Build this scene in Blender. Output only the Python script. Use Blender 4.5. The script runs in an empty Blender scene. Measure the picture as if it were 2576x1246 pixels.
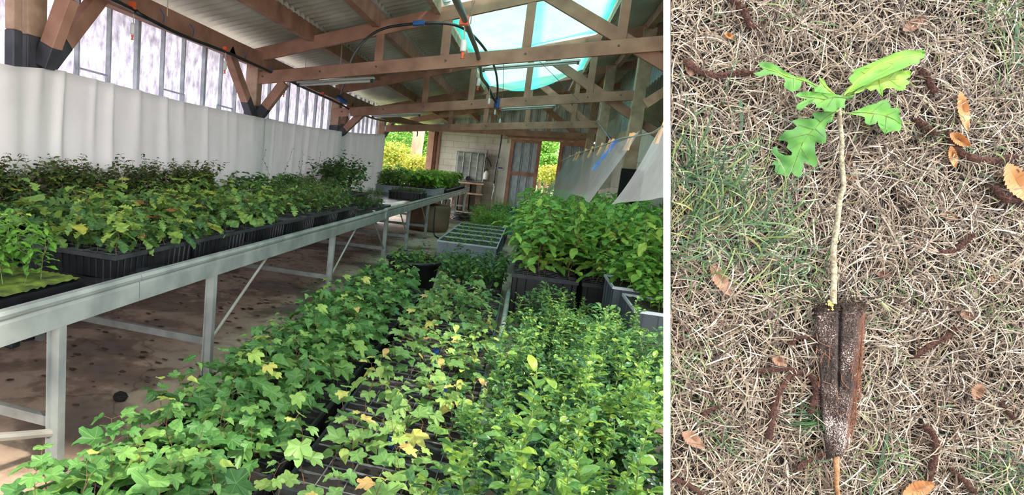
import bpy, bmesh, math, random
import numpy as np
from mathutils import Vector, Matrix
random.seed(7); np.random.seed(7)
SC = bpy.context.scene
COL = SC.collection
PI = math.pi

# ------------------------------------------------------------------ camera
FW, FH = 2576.0, 1246.0
PPX, PPY, FPX, EYE = 835.0, 623.0, 1540.0, 1.45     # optical centre (px), focal length (px), eye height (m)
_y = np.array([1335 - PPX, 430 - PPY, FPX]); _y /= np.linalg.norm(_y)
_dn = np.cross(_y, np.array([1, .085, 0.])); _dn /= np.linalg.norm(_dn)
if _dn[1] < 0: _dn = -_dn
_z = -_dn
_x = np.cross(_y, _z); _x /= np.linalg.norm(_x)
RC = np.stack([_x, _y, _z])                          # world = RC @ (right, down, forward)
ORG = np.array([0, 0, EYE])
def ray(px, py): return RC @ np.array([px - PPX, py - PPY, FPX])
def W(px, py, axis, v):
    r = ray(px, py); return Vector(ORG + r * ((v - ORG[axis]) / r[axis]))
cam = bpy.data.cameras.new('camera'); co = bpy.data.objects.new('camera', cam); COL.objects.link(co)
cam.sensor_width = 36; cam.lens = FPX / FW * 36; cam.shift_x = (FW / 2 - PPX) / FW; cam.clip_start = .05; cam.clip_end = 300
M = Matrix(((RC[0][0], -RC[0][1], -RC[0][2]), (RC[1][0], -RC[1][1], -RC[1][2]), (RC[2][0], -RC[2][1], -RC[2][2])))
co.matrix_world = Matrix.Translation(ORG) @ M.to_4x4()
SC.camera = co
# ------------------------------------------------------------------ light
SC.view_settings.view_transform = 'Standard'; SC.view_settings.look = 'None'
SC.view_settings.gamma = 1; SC.view_settings.use_curve_mapping = False
SC.view_settings.exposure = 0.95
wd = bpy.data.worlds.new('overcast_sky'); SC.world = wd; wd.use_nodes = True
bg = wd.node_tree.nodes['Background']; bg.inputs[0].default_value = (.93, .97, 1, 1); bg.inputs[1].default_value = 2.5
sun = bpy.data.lights.new('sun', 'SUN'); so = bpy.data.objects.new('sun', sun); COL.objects.link(so)
sun.energy = 3.6; sun.angle = math.radians(3); sun.color = (1, .9, .76)
so.rotation_euler = Vector((.60, -.36, .72)).to_track_quat('Z', 'Y').to_euler(); so.location = (3, -3, 6)

# ------------------------------------------------------------------ materials
MATS = {}
def nt(name):
    m = bpy.data.materials.new(name); m.use_nodes = True
    n = m.node_tree.nodes; l = m.node_tree.links
    return m, n, l, n['Principled BSDF']
def ramp(n, stops, interp='LINEAR'):
    r = n.new('ShaderNodeValToRGB'); e = r.color_ramp.elements
    while len(e) > 1: e.remove(e[-1])
    e[0].position = stops[0][0]; e[0].color = (*stops[0][1], 1)
    for p, c in stops[1:]:
        k = e.new(p); k.color = (*c, 1)
    r.color_ramp.interpolation = interp
    return r
def srgb(*c): return tuple(((x / 255) / 12.92 if x / 255 <= .04045 else ((x / 255 + .055) / 1.055) ** 2.4) for x in c)
def mat(name, c1, c2=None, scale=8, stretch=(1, 1, 1), rough=.7, metal=0, bump=0, spec=.5, detail=6, lo=.35, hi=.65, bscale=None, coat=0):
    if name in MATS: return MATS[name]
    m, n, l, b = nt(name)
    c1 = srgb(*c1); c2 = srgb(*c2) if c2 else c1
    tc = n.new('ShaderNodeTexCoord'); mp = n.new('ShaderNodeMapping'); mp.inputs['Scale'].default_value = stretch
    no = n.new('ShaderNodeTexNoise'); no.inputs['Scale'].default_value = scale; no.inputs['Detail'].default_value = detail
    l.new(tc.outputs['Object'], mp.inputs[0]); l.new(mp.outputs[0], no.inputs[0])
    r = ramp(n, [(lo, c1), (hi, c2)]); l.new(no.outputs[0], r.inputs[0]); l.new(r.outputs[0], b.inputs['Base Color'])
    b.inputs['Roughness'].default_value = rough; b.inputs['Metallic'].default_value = metal
    b.inputs['Specular IOR Level'].default_value = spec
    if coat: b.inputs['Coat Weight'].default_value = coat
    if bump:
        bu = n.new('ShaderNodeBump'); bu.inputs['Strength'].default_value = bump; bu.inputs['Distance'].default_value = .01
        src = no
        if bscale:
            src = n.new('ShaderNodeTexNoise'); src.inputs['Scale'].default_value = bscale; l.new(mp.outputs[0], src.inputs[0])
        l.new(src.outputs[0], bu.inputs['Height']); l.new(bu.outputs[0], b.inputs['Normal'])
    MATS[name] = m; return m
def leafmat(name, stops, trans=.35, rough=.45, vein=(150, 185, 110), veinw=.05, var=.22, back=1.0):
    m, n, l, b = nt(name)
    at = n.new('ShaderNodeAttribute'); at.attribute_name = 'tint'
    oi = n.new('ShaderNodeObjectInfo')
    ad = n.new('ShaderNodeMath'); ad.operation = 'MULTIPLY_ADD'; l.new(oi.outputs['Random'], ad.inputs[0]); ad.inputs[1].default_value = var
    sb = n.new('ShaderNodeMath'); sb.operation = 'ADD'; sb.inputs[1].default_value = -var / 2 - .08; l.new(at.outputs['Fac'], sb.inputs[0]); l.new(sb.outputs[0], ad.inputs[2])
    no = n.new('ShaderNodeTexNoise'); no.inputs['Scale'].default_value = 60; tc = n.new('ShaderNodeTexCoord'); l.new(tc.outputs['Object'], no.inputs[0])
    a2 = n.new('ShaderNodeMath'); a2.operation = 'MULTIPLY_ADD'; l.new(no.outputs[0], a2.inputs[0]); a2.inputs[1].default_value = .16; l.new(ad.outputs[0], a2.inputs[2])
    r = ramp(n, [(p, srgb(*c)) for p, c in stops]); l.new(a2.outputs[0], r.inputs[0])
    mi = n.new('ShaderNodeAttribute'); mi.attribute_name = 'mid'
    mr = n.new('ShaderNodeMapRange'); l.new(mi.outputs['Fac'], mr.inputs[0]); mr.inputs[1].default_value = veinw * .4; mr.inputs[2].default_value = veinw; mr.inputs[3].default_value = .55; mr.inputs[4].default_value = 0
    mx = n.new('ShaderNodeMix'); mx.data_type = 'RGBA'; l.new(mr.outputs[0], mx.inputs[0]); l.new(r.outputs[0], mx.inputs[6]); mx.inputs[7].default_value = (*srgb(*vein), 1)
    l.new(mx.outputs[2], b.inputs['Base Color']); b.inputs['Roughness'].default_value = rough; b.inputs['Specular IOR Level'].default_value = .45
    t = n.new('ShaderNodeBsdfTranslucent'); l.new(mx.outputs[2], t.inputs[0])
    ms = n.new('ShaderNodeMixShader'); ms.inputs[0].default_value = trans
    o = n['Material Output']; l.new(b.outputs[0], ms.inputs[1]); l.new(t.outputs[0], ms.inputs[2]); l.new(ms.outputs[0], o.inputs[0])
    MATS[name] = m; return m
def glassy(name, col, alpha, rough=.3, noise=None, tint2=None, gloss=.15, tl=.7, lo=.33, hi=.62):
    """translucent sheet: part of the light passes straight, the rest is scattered"""
    m, n, l, b = nt(name); n.remove(b)
    c1 = srgb(*col)
    tc = n.new('ShaderNodeTexCoord'); mp = n.new('ShaderNodeMapping'); no = n.new('ShaderNodeTexNoise')
    mp.inputs['Scale'].default_value = noise or (3, 3, 3); no.inputs['Scale'].default_value = 3; no.inputs['Detail'].default_value = 9
    no.inputs['Roughness'].default_value = .7
    l.new(tc.outputs['Object'], mp.inputs[0]); l.new(mp.outputs[0], no.inputs[0])
    r = ramp(n, [(lo, srgb(*(tint2 or col))), (hi, c1)]); l.new(no.outputs[0], r.inputs[0])
    t = n.new('ShaderNodeBsdfTranslucent'); l.new(r.outputs[0], t.inputs[0])
    d = n.new('ShaderNodeBsdfDiffuse'); l.new(r.outputs[0], d.inputs[0])
    a = n.new('ShaderNodeMixShader'); a.inputs[0].default_value = tl; l.new(d.outputs[0], a.inputs[1]); l.new(t.outputs[0], a.inputs[2])
    g = n.new('ShaderNodeBsdfGlossy'); g.inputs['Roughness'].default_value = rough
    a2 = n.new('ShaderNodeMixShader'); a2.inputs[0].default_value = gloss; l.new(a.outputs[0], a2.inputs[1]); l.new(g.outputs[0], a2.inputs[2])
    tr = n.new('ShaderNodeBsdfTransparent'); l.new(r.outputs[0], tr.inputs[0])
    a3 = n.new('ShaderNodeMixShader'); a3.inputs[0].default_value = alpha; l.new(a2.outputs[0], a3.inputs[1]); l.new(tr.outputs[0], a3.inputs[2])
    l.new(a3.outputs[0], n['Material Output'].inputs[0]); MATS[name] = m; return m

WOOD = mat('truss_wood', (134, 95, 78), (174, 130, 108), 5, (1, 1, 1), .75, bump=.15, lo=.3, hi=.7)
WOODL = mat('light_wood', (150, 120, 98), (186, 156, 132), 7, (1, 1, 1), .75, bump=.1)
PAINT = mat('black_paint', (42, 43, 48), (66, 66, 72), 6, rough=.5, bump=.1)
ALU = mat('aluminium', (134, 139, 137), (166, 171, 167), 5, (1, 1, 1), .5, metal=.35, bump=.05)
ALUD = mat('dull_aluminium', (128, 132, 130), (158, 161, 158), 9, rough=.5, metal=.35)
BLACKP = mat('black_plastic', (13, 14, 16), (26, 28, 31), 12, rough=.42)
BLACKE = mat('worn_black_plastic', (34, 36, 40), (56, 59, 63), 14, rough=.4)
WIRE = mat('grey_cell_edges', (58, 64, 66), (92, 100, 102), 10, rough=.4)
SOIL = mat('potting_soil', (13, 11, 10), (32, 27, 23), 60, rough=.95, bump=.8)
SOILG = mat('green_soil', (24, 26, 18), (60, 66, 40), 40, rough=.95, bump=.8)
GREYP = mat('grey_crate_plastic', (122, 130, 140), (138, 147, 158), 4, rough=.45)
GREYL = mat('pale_rim_plastic', (182, 190, 198), (200, 206, 212), 4, rough=.4)
STEMR = mat('reddish_stem', (84, 62, 44), (122, 92, 62), 30, rough=.7)
STEMG = mat('green_stem', (84, 100, 50), (122, 138, 78), 30, rough=.6)
HOSE = mat('black_hose', (26, 28, 32), (40, 42, 46), 10, rough=.35)
WHITEP = mat('white_plastic', (200, 200, 196), (216, 216, 212), 4, rough=.5)
REDP = mat('orange_red_plastic', (205, 84, 50), (220, 100, 60), 4, rough=.5)
BLUEP = mat('blue_plastic', (28, 62, 120), (40, 80, 140), 4, rough=.45)
GALV = mat('galvanised_sheet', (132, 142, 146), (168, 177, 180), 14, (1, 1, .35), .4, metal=.15, bump=.05, lo=.35, hi=.65)
MOSS = mat('moss', (52, 66, 24), (120, 142, 48), 14, rough=.95, bump=1)
STRING = mat('string', (170, 165, 150), (190, 185, 170), 8, rough=.8)

def curtain_mat():
    return glassy('white_curtain_cloth', (242, 238, 234), .0, .6, (1, 1, 1), (236, 231, 228), gloss=.0, tl=.42)
def roof_mat():
    m, n, l, b = nt('fibre_cement_roof')
    tc = n.new('ShaderNodeTexCoord'); mp = n.new('ShaderNodeMapping'); mp.inputs['Scale'].default_value = (1, .35, 1)
    no = n.new('ShaderNodeTexNoise'); no.inputs['Scale'].default_value = 2.2; no.inputs['Detail'].default_value = 8
    l.new(tc.outputs['Object'], mp.inputs[0]); l.new(mp.outputs[0], no.inputs[0])
    r = ramp(n, [(.3, srgb(158, 154, 146)), (.7, srgb(206, 202, 194))]); l.new(no.outputs[0], r.inputs[0])
    l.new(r.outputs[0], b.inputs['Base Color']); b.inputs['Roughness'].default_value = .9; return m
def floor_mat():
    m, n, l, b = nt('stained_concrete')
    tc = n.new('ShaderNodeTexCoord')
    n1 = n.new('ShaderNodeTexNoise'); n1.inputs['Scale'].default_value = .9; n1.inputs['Detail'].default_value = 7; n1.inputs['Roughness'].default_value = .6
    n2 = n.new('ShaderNodeTexNoise'); n2.inputs['Scale'].default_value = 9; n2.inputs['Detail'].default_value = 10
    n3 = n.new('ShaderNodeTexVoronoi'); n3.feature = 'DISTANCE_TO_EDGE'; n3.inputs['Scale'].default_value = .9
    wob = n.new('ShaderNodeTexNoise'); wob.inputs['Scale'].default_value = 2.5; wob.inputs['Detail'].default_value = 5
    vm = n.new('ShaderNodeVectorMath'); vm.operation = 'MULTIPLY_ADD'; vm.inputs[1].default_value = (.6, .6, .6)
    l.new(tc.outputs['Object'], n1.inputs[0]); l.new(tc.outputs['Object'], n2.inputs[0]); l.new(tc.outputs['Object'], wob.inputs[0])
    l.new(wob.outputs['Color'], vm.inputs[0]); l.new(tc.outputs['Object'], vm.inputs[2]); l.new(vm.outputs[0], n3.inputs[0])
    r1 = ramp(n, [(.36, srgb(92, 80, 74)), (.47, srgb(146, 124, 108)), (.50, srgb(184, 160, 140)), (.75, srgb(206, 186, 168))]); l.new(n1.outputs[0], r1.inputs[0])
    r2 = ramp(n, [(.3, (.45, .4, .36)), (.52, (1, 1, 1))]); l.new(n2.outputs[0], r2.inputs[0])
    r3 = ramp(n, [(.0, (.3, .28, .26)), (.012, (1, 1, 1))]); l.new(n3.outputs[0], r3.inputs[0])
    m1 = n.new('ShaderNodeMix'); m1.data_type = 'RGBA'; m1.blend_type = 'MULTIPLY'; m1.inputs[0].default_value = .6; l.new(r1.outputs[0], m1.inputs[6]); l.new(r2.outputs[0], m1.inputs[7])
    m2 = n.new('ShaderNodeMix'); m2.data_type = 'RGBA'; m2.blend_type = 'MULTIPLY'; m2.inputs[0].default_value = .6; l.new(m1.outputs[2], m2.inputs[6]); l.new(r3.outputs[0], m2.inputs[7])
    l.new(m2.outputs[2], b.inputs['Base Color'])
    rr = ramp(n, [(.38, (.3,) * 3), (.48, (.85,) * 3)]); l.new(n1.outputs[0], rr.inputs[0]); l.new(rr.outputs[0], b.inputs['Roughness'])
    bu = n.new('ShaderNodeBump'); bu.inputs['Strength'].default_value = .25; bu.inputs['Distance'].default_value = .01; l.new(n2.outputs[0], bu.inputs['Height']); l.new(bu.outputs[0], b.inputs['Normal'])
    return m
def block_mat(name, rot, c1, c2, mortar):
    m, n, l, b = nt(name)
    tc = n.new('ShaderNodeTexCoord'); mp = n.new('ShaderNodeMapping'); mp.inputs['Rotation'].default_value = rot
    br = n.new('ShaderNodeTexBrick'); br.inputs['Scale'].default_value = 1; br.inputs['Brick Width'].default_value = .5; br.inputs['Row Height'].default_value = .2
    br.inputs['Mortar Size'].default_value = .008; br.inputs['Color1'].default_value = (*srgb(*c1), 1); br.inputs['Color2'].default_value = (*srgb(*c2), 1); br.inputs['Mortar'].default_value = (*srgb(*mortar), 1)
    l.new(tc.outputs['Object'], mp.inputs[0]); l.new(mp.outputs[0], br.inputs[0])
    no = n.new('ShaderNodeTexNoise'); no.inputs['Scale'].default_value = 3; no.inputs['Detail'].default_value = 8; l.new(tc.outputs['Object'], no.inputs[0])
    r = ramp(n, [(.3, (.72, .68, .64)), (.6, (1, 1, 1))]); l.new(no.outputs[0], r.inputs[0])
    mx = n.new('ShaderNodeMix'); mx.data_type = 'RGBA'; mx.blend_type = 'MULTIPLY'; mx.inputs[0].default_value = .8; l.new(br.outputs[0], mx.inputs[6]); l.new(r.outputs[0], mx.inputs[7])
    l.new(mx.outputs[2], b.inputs['Base Color']); b.inputs['Roughness'].default_value = .92
    bu = n.new('ShaderNodeBump'); bu.inputs['Strength'].default_value = .4; bu.inputs['Distance'].default_value = .01; bu.invert = True; l.new(br.outputs['Fac'], bu.inputs['Height']); l.new(bu.outputs[0], b.inputs['Normal'])
    return m

L_MAPLE = leafmat('maple_leaf', [(0, (44, 84, 44)), (.3, (78, 128, 66)), (.55, (112, 160, 84)), (.8, (150, 186, 90)), (.95, (196, 204, 104)), (1, (204, 178, 104))])
L_MAPLEM = leafmat('paler_maple_leaf', [(0, (58, 98, 56)), (.3, (96, 142, 78)), (.55, (136, 176, 98)), (.8, (176, 200, 104)), (.95, (212, 208, 112)), (1, (206, 170, 110))])
L_OAK = leafmat('oak_leaf', [(0, (50, 84, 52)), (.3, (80, 120, 68)), (.55, (112, 150, 76)), (.8, (156, 178, 76)), (.95, (182, 168, 74)), (1, (150, 100, 60))])
L_DARK = leafmat('dark_small_leaf', [(0, (40, 60, 32)), (.4, (62, 86, 42)), (.75, (104, 126, 54)), (1, (150, 160, 70))])
L_MID = leafmat('mid_green_leaf', [(0, (38, 72, 36)), (.4, (62, 104, 50)), (.75, (96, 140, 66)), (1, (140, 172, 80))])
L_FINE = leafmat('fine_leaf', [(0, (58, 92, 50)), (.4, (84, 124, 62)), (.75, (120, 156, 80)), (1, (150, 176, 92))])
L_LIME = leafmat('lime_leaf', [(0, (74, 124, 44)), (.4, (104, 158, 56)), (.75, (140, 186, 76)), (1, (180, 208, 96))])
L_CHEST = leafmat('serrated_leaf', [(0, (78, 130, 56)), (.35, (112, 166, 74)), (.6, (138, 186, 88)), (.85, (170, 208, 88)), (1, (204, 214, 104))], veinw=.04)
L_BOX = leafmat('glossy_oval_leaf', [(0, (50, 90, 62)), (.3, (82, 130, 74)), (.55, (116, 160, 78)), (.8, (152, 184, 78)), (1, (182, 204, 86))], rough=.32, trans=.4, veinw=.06)
L_BOXD = leafmat('dark_oval_leaf', [(0, (34, 62, 50)), (.4, (50, 88, 60)), (.75, (82, 124, 66)), (1, (120, 156, 70))], rough=.3, trans=.2, veinw=.05)
L_RED = leafmat('russet_leaf', [(0, (150, 66, 40)), (1, (190, 96, 60))])
L_GOLD = leafmat('golden_leaf', [(0, (120, 150, 60)), (.5, (176, 182, 78)), (1, (222, 196, 90))], trans=.4)
L_BUSH = leafmat('bush_leaf', [(0, (52, 84, 38)), (.5, (96, 138, 60)), (1, (168, 196, 96))], trans=.35)

# ------------------------------------------------------------------ mesh helpers
class MB:
    def __init__(s): s.v = []; s.f = []; s.t = []; s.m = []; s.n = 0
    def add(s, v, f, tint=None, mid=None):
        v = np.asarray(v, float).reshape(-1, 3)
        s.v.append(v); s.f += [tuple(i + s.n for i in q) for q in f]
        s.t.append(np.full(len(v), .5) if tint is None else np.broadcast_to(np.asarray(tint, float), (len(v),)))
        s.m.append(np.full(len(v), 1.) if mid is None else np.asarray(mid, float)); s.n += len(v)
    def box(s, lo, hi):
        x0, y0, z0 = lo; x1, y1, z1 = hi
        s.add([(x0,y0,z0),(x1,y0,z0),(x1,y1,z0),(x0,y1,z0),(x0,y0,z1),(x1,y0,z1),(x1,y1,z1),(x0,y1,z1)],
              [(0,3,2,1),(4,5,6,7),(0,1,5,4),(1,2,6,5),(2,3,7,6),(3,0,4,7)])
    def bar(s, a, b, w, h, up=(0,0,1)):
        a = Vector(a); b = Vector(b); d = (b - a).normalized(); u = Vector(up); sd = d.cross(u)
        if sd.length < 1e-3: sd = d.cross(Vector((0,1,0)))
        sd.normalize(); u = sd.cross(d)
        P = []
        for q in (a, b):
            for i, j in ((-1,-1),(1,-1),(1,1),(-1,1)): P.append(q + sd * i * w / 2 + u * j * h / 2)
        s.add([tuple(p) for p in P], [(0,3,2,1),(4,5,6,7),(0,1,5,4),(1,2,6,5),(2,3,7,6),(3,0,4,7)])
    def tube(s, pts, r, k=8, caps=True):
        pts = [Vector(p) for p in pts]; n = len(pts); rr = r if hasattr(r, '__len__') else [r] * n
        V = []; pu = None
        for i, p in enumerate(pts):
            d = (pts[min(i + 1, n - 1)] - pts[max(i - 1, 0)]).normalized()
            if pu is None:
                pu = Vector((0,0,1)) if abs(d.z) < .9 else Vector((1,0,0))
            sd = d.cross(pu).normalized(); u = sd.cross(d); pu = u
            for j in range(k):
                a = 2 * PI * j / k; V.append(tuple(p + (sd * math.cos(a) + u * math.sin(a)) * rr[i]))
        F = [(i*k+j, i*k+(j+1)%k, (i+1)*k+(j+1)%k, (i+1)*k+j) for i in range(n-1) for j in range(k)]
        if caps: F += [tuple(range(k-1, -1, -1)), tuple((n-1)*k + j for j in range(k))]
        s.add(V, F)
    def lathe(s, prof, c=(0,0,0), k=24, ax='z'):
        V = []
        for r, z in prof:
            for j in range(k):
                a = 2*PI*j/k; V.append((c[0]+r*math.cos(a), c[1]+r*math.sin(a), c[2]+z))
        n = len(prof)
        F = [(i*k+j, i*k+(j+1)%k, (i+1)*k+(j+1)%k, (i+1)*k+j) for i in range(n-1) for j in range(k)]
        s.add(V, F)
    def poly(s, pts, th=None, nrm=None):
        n = len(pts); P = [Vector(p) for p in pts]
        if th is None: s.add([tuple(p) for p in P], [tuple(range(n))]); return
        N = Vector(nrm).normalized() * th
        s.add([tuple(p) for p in P] + [tuple(p + N) for p in P], [tuple(range(n-1,-1,-1)), tuple(range(n, 2*n))] + [(i,(i+1)%n,n+(i+1)%n,n+i) for i in range(n)])
    def mesh(s, name, m, smooth=False):
        me = bpy.data.meshes.new(name); V = np.concatenate(s.v)
        me.from_pydata(V.tolist(), [], s.f); me.update()
        for an, arr in (('tint', s.t), ('mid', s.m)):
            A = np.concatenate(arr)
            at = me.attributes.new(an, 'FLOAT', 'POINT'); at.data.foreach_set('value', A.astype(np.float32))
        me.materials.append(m)
        if smooth: me.polygons.foreach_set('use_smooth', [True] * len(me.polygons))
        return me
    def build(s, name, m, parent=None, loc=None, smooth=False, bevel=0):
        o = bpy.data.objects.new(name, s.mesh(name, m, smooth)); COL.objects.link(o)
        if parent: o.parent = parent
        if loc is not None: o.location = loc
        if bevel:
            b = o.modifiers.new('bevel', 'BEVEL'); b.width = bevel; b.segments = 2; b.limit_method = 'ANGLE'
        return o
def smooth_pts(pts, n=6):
    P = [Vector(p) for p in pts]; out = []
    for i in range(len(P) - 1):
        p0 = P[max(i-1, 0)]; p1 = P[i]; p2 = P[i+1]; p3 = P[min(i+2, len(P)-1)]
        for k in range(n):
            t = k / n
            out.append(.5 * ((2*p1) + (-p0+p2)*t + (2*p0-5*p1+4*p2-p3)*t*t + (-p0+3*p1-3*p2+p3)*t**3))
    out.append(P[-1]); return out
def thing(name, label, cat, loc=(0,0,0), rz=0, group=None):
    o = bpy.data.objects.new(name, None); COL.objects.link(o); o.location = loc; o.rotation_euler = (0,0,rz); o.empty_display_size = .05
    return tag(o, label, cat, group)
def tag(o, label=None, cat=None, group=None, kind=None):
    if label: o['label'] = label
    if cat: o['category'] = cat
    if group: o['group'] = group
    if kind: o['kind'] = kind
    return o
KIDS = {}
def dup(root, kids, loc, rot=(0,0,0), scale=1, label=None, group=None):
    r = root.copy(); COL.objects.link(r); r.location = loc; r.rotation_euler = rot; r.scale = (scale,)*3
    if label: r['label'] = label
    if group: r['group'] = group
    for k in kids:
        c = k.copy(); COL.objects.link(c); c.parent = r
    return r
def struct(o): o['kind'] = 'structure'; return o

# ------------------------------------------------------------------ the shed
XL, XR, YB = -3.2, 1.78, 20.5
def zr(x): return 3.38 + .22 * x               # underside of the roof sheets
b = MB(); b.box((-3.4, -.6, -.1), (2.6, 20.7, 0)); o = struct(b.build('floor', floor_mat()))
b = MB(); b.box((-3.4, -20, -.12), (40, -.6, -.02)); b.box((-60, -20, -.12), (-3.4, 12, -.02)); b.box((2.6, -.6, -.12), (40, 20.7, -.02)); struct(b.build('ground', mat('pale_bounce_ground', (150, 142, 134), (184, 176, 168), 5, rough=1)))  # unseen ground, invented as pale grey to bounce neutral light inside
b = MB(); b.box((-60, 20.7, -.12), (60, 90, -.02)); b.box((-60, 12, -.12), (-3.4, 20.7, -.02))
GRASSG = mat('meadow', (96, 122, 56), (146, 160, 84), 6, rough=1, bump=.5)
bb = struct(b.build('ground', GRASSG))

ROOF = roof_mat()
def corrugated(x0, x1, y0, y1, zf, wl=.15, amp=.024, seg=8, nx=1, z_off=0):
    """sheet whose waves run down the slope (along x)"""
    mb = MB(); ny = int((y1 - y0) / wl * seg) + 1
    ys = np.linspace(y0, y1, ny); xs = np.linspace(x0, x1, nx + 1)
    V = [(x, y, zf(x) + z_off + amp * math.sin(2 * PI * y / wl)) for y in ys for x in xs]
    k = nx + 1
    F = [(i*k+j, i*k+j+1, (i+1)*k+j+1, (i+1)*k+j) for i in range(ny-1) for j in range(nx)]
    mb.add(V, F); return mb
Y0 = .3
SX0, SX1, SY1 = -1.08, .70, 14.3
c = MB()
for (x0, x1, y0, y1, off) in ((-3.7, -2.5, Y0, 20.7, .0), (-2.62, -1.75, Y0, 20.7, .03), (-1.87, SX0, Y0, 20.7, .06), (SX0, SX1, SY1, 20.7, .07), (SX0, SX1, Y0, 3.2, .07), (SX1, 2.6, Y0, 20.7, .05)):
    q = corrugated(x0, x1, y0, y1, zr, z_off=off + .05); c.add(np.concatenate(q.v), q.f)
ce = struct(c.build('ceiling', ROOF, smooth=True))
sol = ce.modifiers.new('thickness', 'SOLIDIFY'); sol.thickness = .008; sol.offset = 1
# skylight: clear corrugated sheet with teal net stretched below
SKYL = glassy('clear_corrugated_sheet', (240, 250, 250), .35, .2, (1, 1, 1), (220, 240, 240), gloss=.05)
q = corrugated(SX0 - .08, SX1 + .08, 3.1, SY1 + .1, zr, z_off=.10, amp=.02, wl=.075); o = struct(q.build('window_2', SKYL, smooth=True))
def netmat():
    m, n, l, b = nt('teal_shade_net'); n.remove(b)
    tc = n.new('ShaderNodeTexCoord'); mp = n.new('ShaderNodeMapping')
    l.new(tc.outputs['Object'], mp.inputs[0])
    col = srgb(52, 190, 172)
    no = n.new('ShaderNodeTexNoise'); no.inputs['Scale'].default_value = 1.2; l.new(mp.outputs[0], no.inputs[0])
    r = ramp(n, [(.3, srgb(40, 165, 150)), (.7, srgb(96, 214, 200))]); l.new(no.outputs[0], r.inputs[0])
    t = n.new('ShaderNodeBsdfTranslucent'); l.new(r.outputs[0], t.inputs[0]); d = n.new('ShaderNodeBsdfDiffuse'); l.new(r.outputs[0], d.inputs[0])
    a = n.new('ShaderNodeMixShader'); a.inputs[0].default_value = .75; l.new(d.outputs[0], a.inputs[1]); l.new(t.outputs[0], a.inputs[2])
    tr = n.new('ShaderNodeBsdfTransparent'); at = n.new('ShaderNodeAttribute'); at.attribute_name = 'tint'
    a3 = n.new('ShaderNodeMixShader'); l.new(at.outputs['Fac'], a3.inputs[0]); l.new(a.outputs[0], a3.inputs[1]); l.new(tr.outputs[0], a3.inputs[2])
    l.new(a3.outputs[0], n['Material Output'].inputs[0]); MATS['net'] = m; return m
NET = netmat()
def net_panel(x0, x1, y0, y1, sag, label, open_=.42, nx=24, ny=40):
    mb = MB(); V = []; T = []
    for i in range(ny + 1):
        for j in range(nx + 1):
            u = j / nx; v = i / ny; x = x0 + (x1-x0)*u; y = y0 + (y1-y0)*v
            z = zr(x) - .02 - sag * math.sin(PI*u) * (math.sin(PI*v) ** .5) - .01 * math.sin(9*u + 5*v)
            dens = open_
            if u < .07 or u > .94 or v < .05 or v > .88: dens = .12       # doubled hems
            if abs(u - .52) < .035: dens = .15                            # overlap of two widths
            V.append((x, y, z)); T.append(dens)
    F = [(i*(nx+1)+j, i*(nx+1)+j+1, (i+1)*(nx+1)+j+1, (i+1)*(nx+1)+j) for i in range(ny) for j in range(nx)]
    mb.add(V, F, T)
    o = mb.build('shade_net', NET, smooth=True); tag(o, label, 'shade net', 'teal nets under the skylight'); return o
net_panel(SX0 - .02, SX1 + .02, 3.2, 6.72, .10, 'teal shade net under the skylight in front of the first big truss')
net_panel(SX0 - .02, SX1 + .02, 6.88, 9.92, .12, 'teal shade net sagging under the skylight between the two long tie beams')
net_panel(SX0 - .02, SX1 + .02, 10.08, SY1, .30, 'teal shade net sagging at the far end of the skylight')

# far wall and its openings
BLOCK = block_mat('concrete_block', (PI/2, 0, 0), (196, 188, 178), (208, 200, 190), (170, 163, 154))
BLOCKR = block_mat('old_block_wall', (PI/2, 0, PI/2), (190, 178, 166), (176, 162, 150), (150, 138, 126))
def yb(px, py, Y=YB): p = W(px, py, 1, Y); return p.x, p.z
b = MB(); b.box((-2.95, YB, 0), (-.74, YB + .2, 2.52)); struct(b.build('wall_back', BLOCK))
b = MB(); b.box((-.98, YB - .06, 0), (-.70, YB - .002, 2.38)); tag(b.build('pale_pillar', mat('pale_render', (204, 200, 188), (218, 214, 202), 3, rough=.9)), 'pale rendered pillar at the corner of the block wall', 'pillar')
def ribbed_x(x0, x1, z0, z1, Y, zf=None, pitch=.26):
    """profiled sheet in an XZ plane with narrow double ribs"""
    mb = MB(); xs = [x0]; ys = [0]
    x = x0 + .02
    while x < x1 - .08:
        for dx, dy in ((0,0),(.012,-.03),(.035,-.03),(.047,0),(.06,0),(.072,-.03),(.09,-.03),(.10,0)):
            if x + dx < x1: xs.append(x + dx); ys.append(dy)
        x += pitch
    xs.append(x1); ys.append(0); V = []
    for xx, yy in zip(xs, ys): V += [(xx, Y + yy, z0), (xx, Y + yy, zf(xx) if zf else z1)]
    mb.add(V, [(2*i, 2*i+2, 2*i+3, 2*i+1) for i in range(len(xs)-1)]); return mb
g = ribbed_x(-3.45, 2.6, 2.50, 3, YB + .10, zf=lambda x: zr(x) + .12); struct(g.build('wall_gable', mat('skylit_galvanised_sheet', (160, 170, 176), (206, 214, 220), 9, (1, 1, .25), .35, metal=.1, lo=.4, hi=.6)))  # paler copy of the galvanised sheet, with skylight put into its colour
def panel_door(name, label, x0, x1, Y, rail=None, top=2.42, bot=.05, extra=None):
    t = struct(thing(name, label, 'door', (0, 0, 0))); del t['category']
    ribbed_x(x0 + .03, x1 - .03, bot, top, Y).build('door_sheet', GALV, t)
    for xx in (x0, x1 - .11):
        f = MB(); f.box((xx, Y - .08, bot), (xx + .11, Y - .035, top)); f.build('door_frame', WOOD, t, bevel=.006)
    f = MB(); f.box((x0 + .11, Y - .08, top - .12), (x1 - .11, Y - .035, top)); f.build('door_frame', WOOD, t)
    for r in (rail or []):
        f = MB(); f.box((x0 + .11, Y - .08, r), (x1 - .11, Y - .035, r + .12)); f.build('door_frame', WOOD, t)
    return t
x0 = yb(1083, 350)[0]; x1 = yb(1107, 350)[0]
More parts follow.
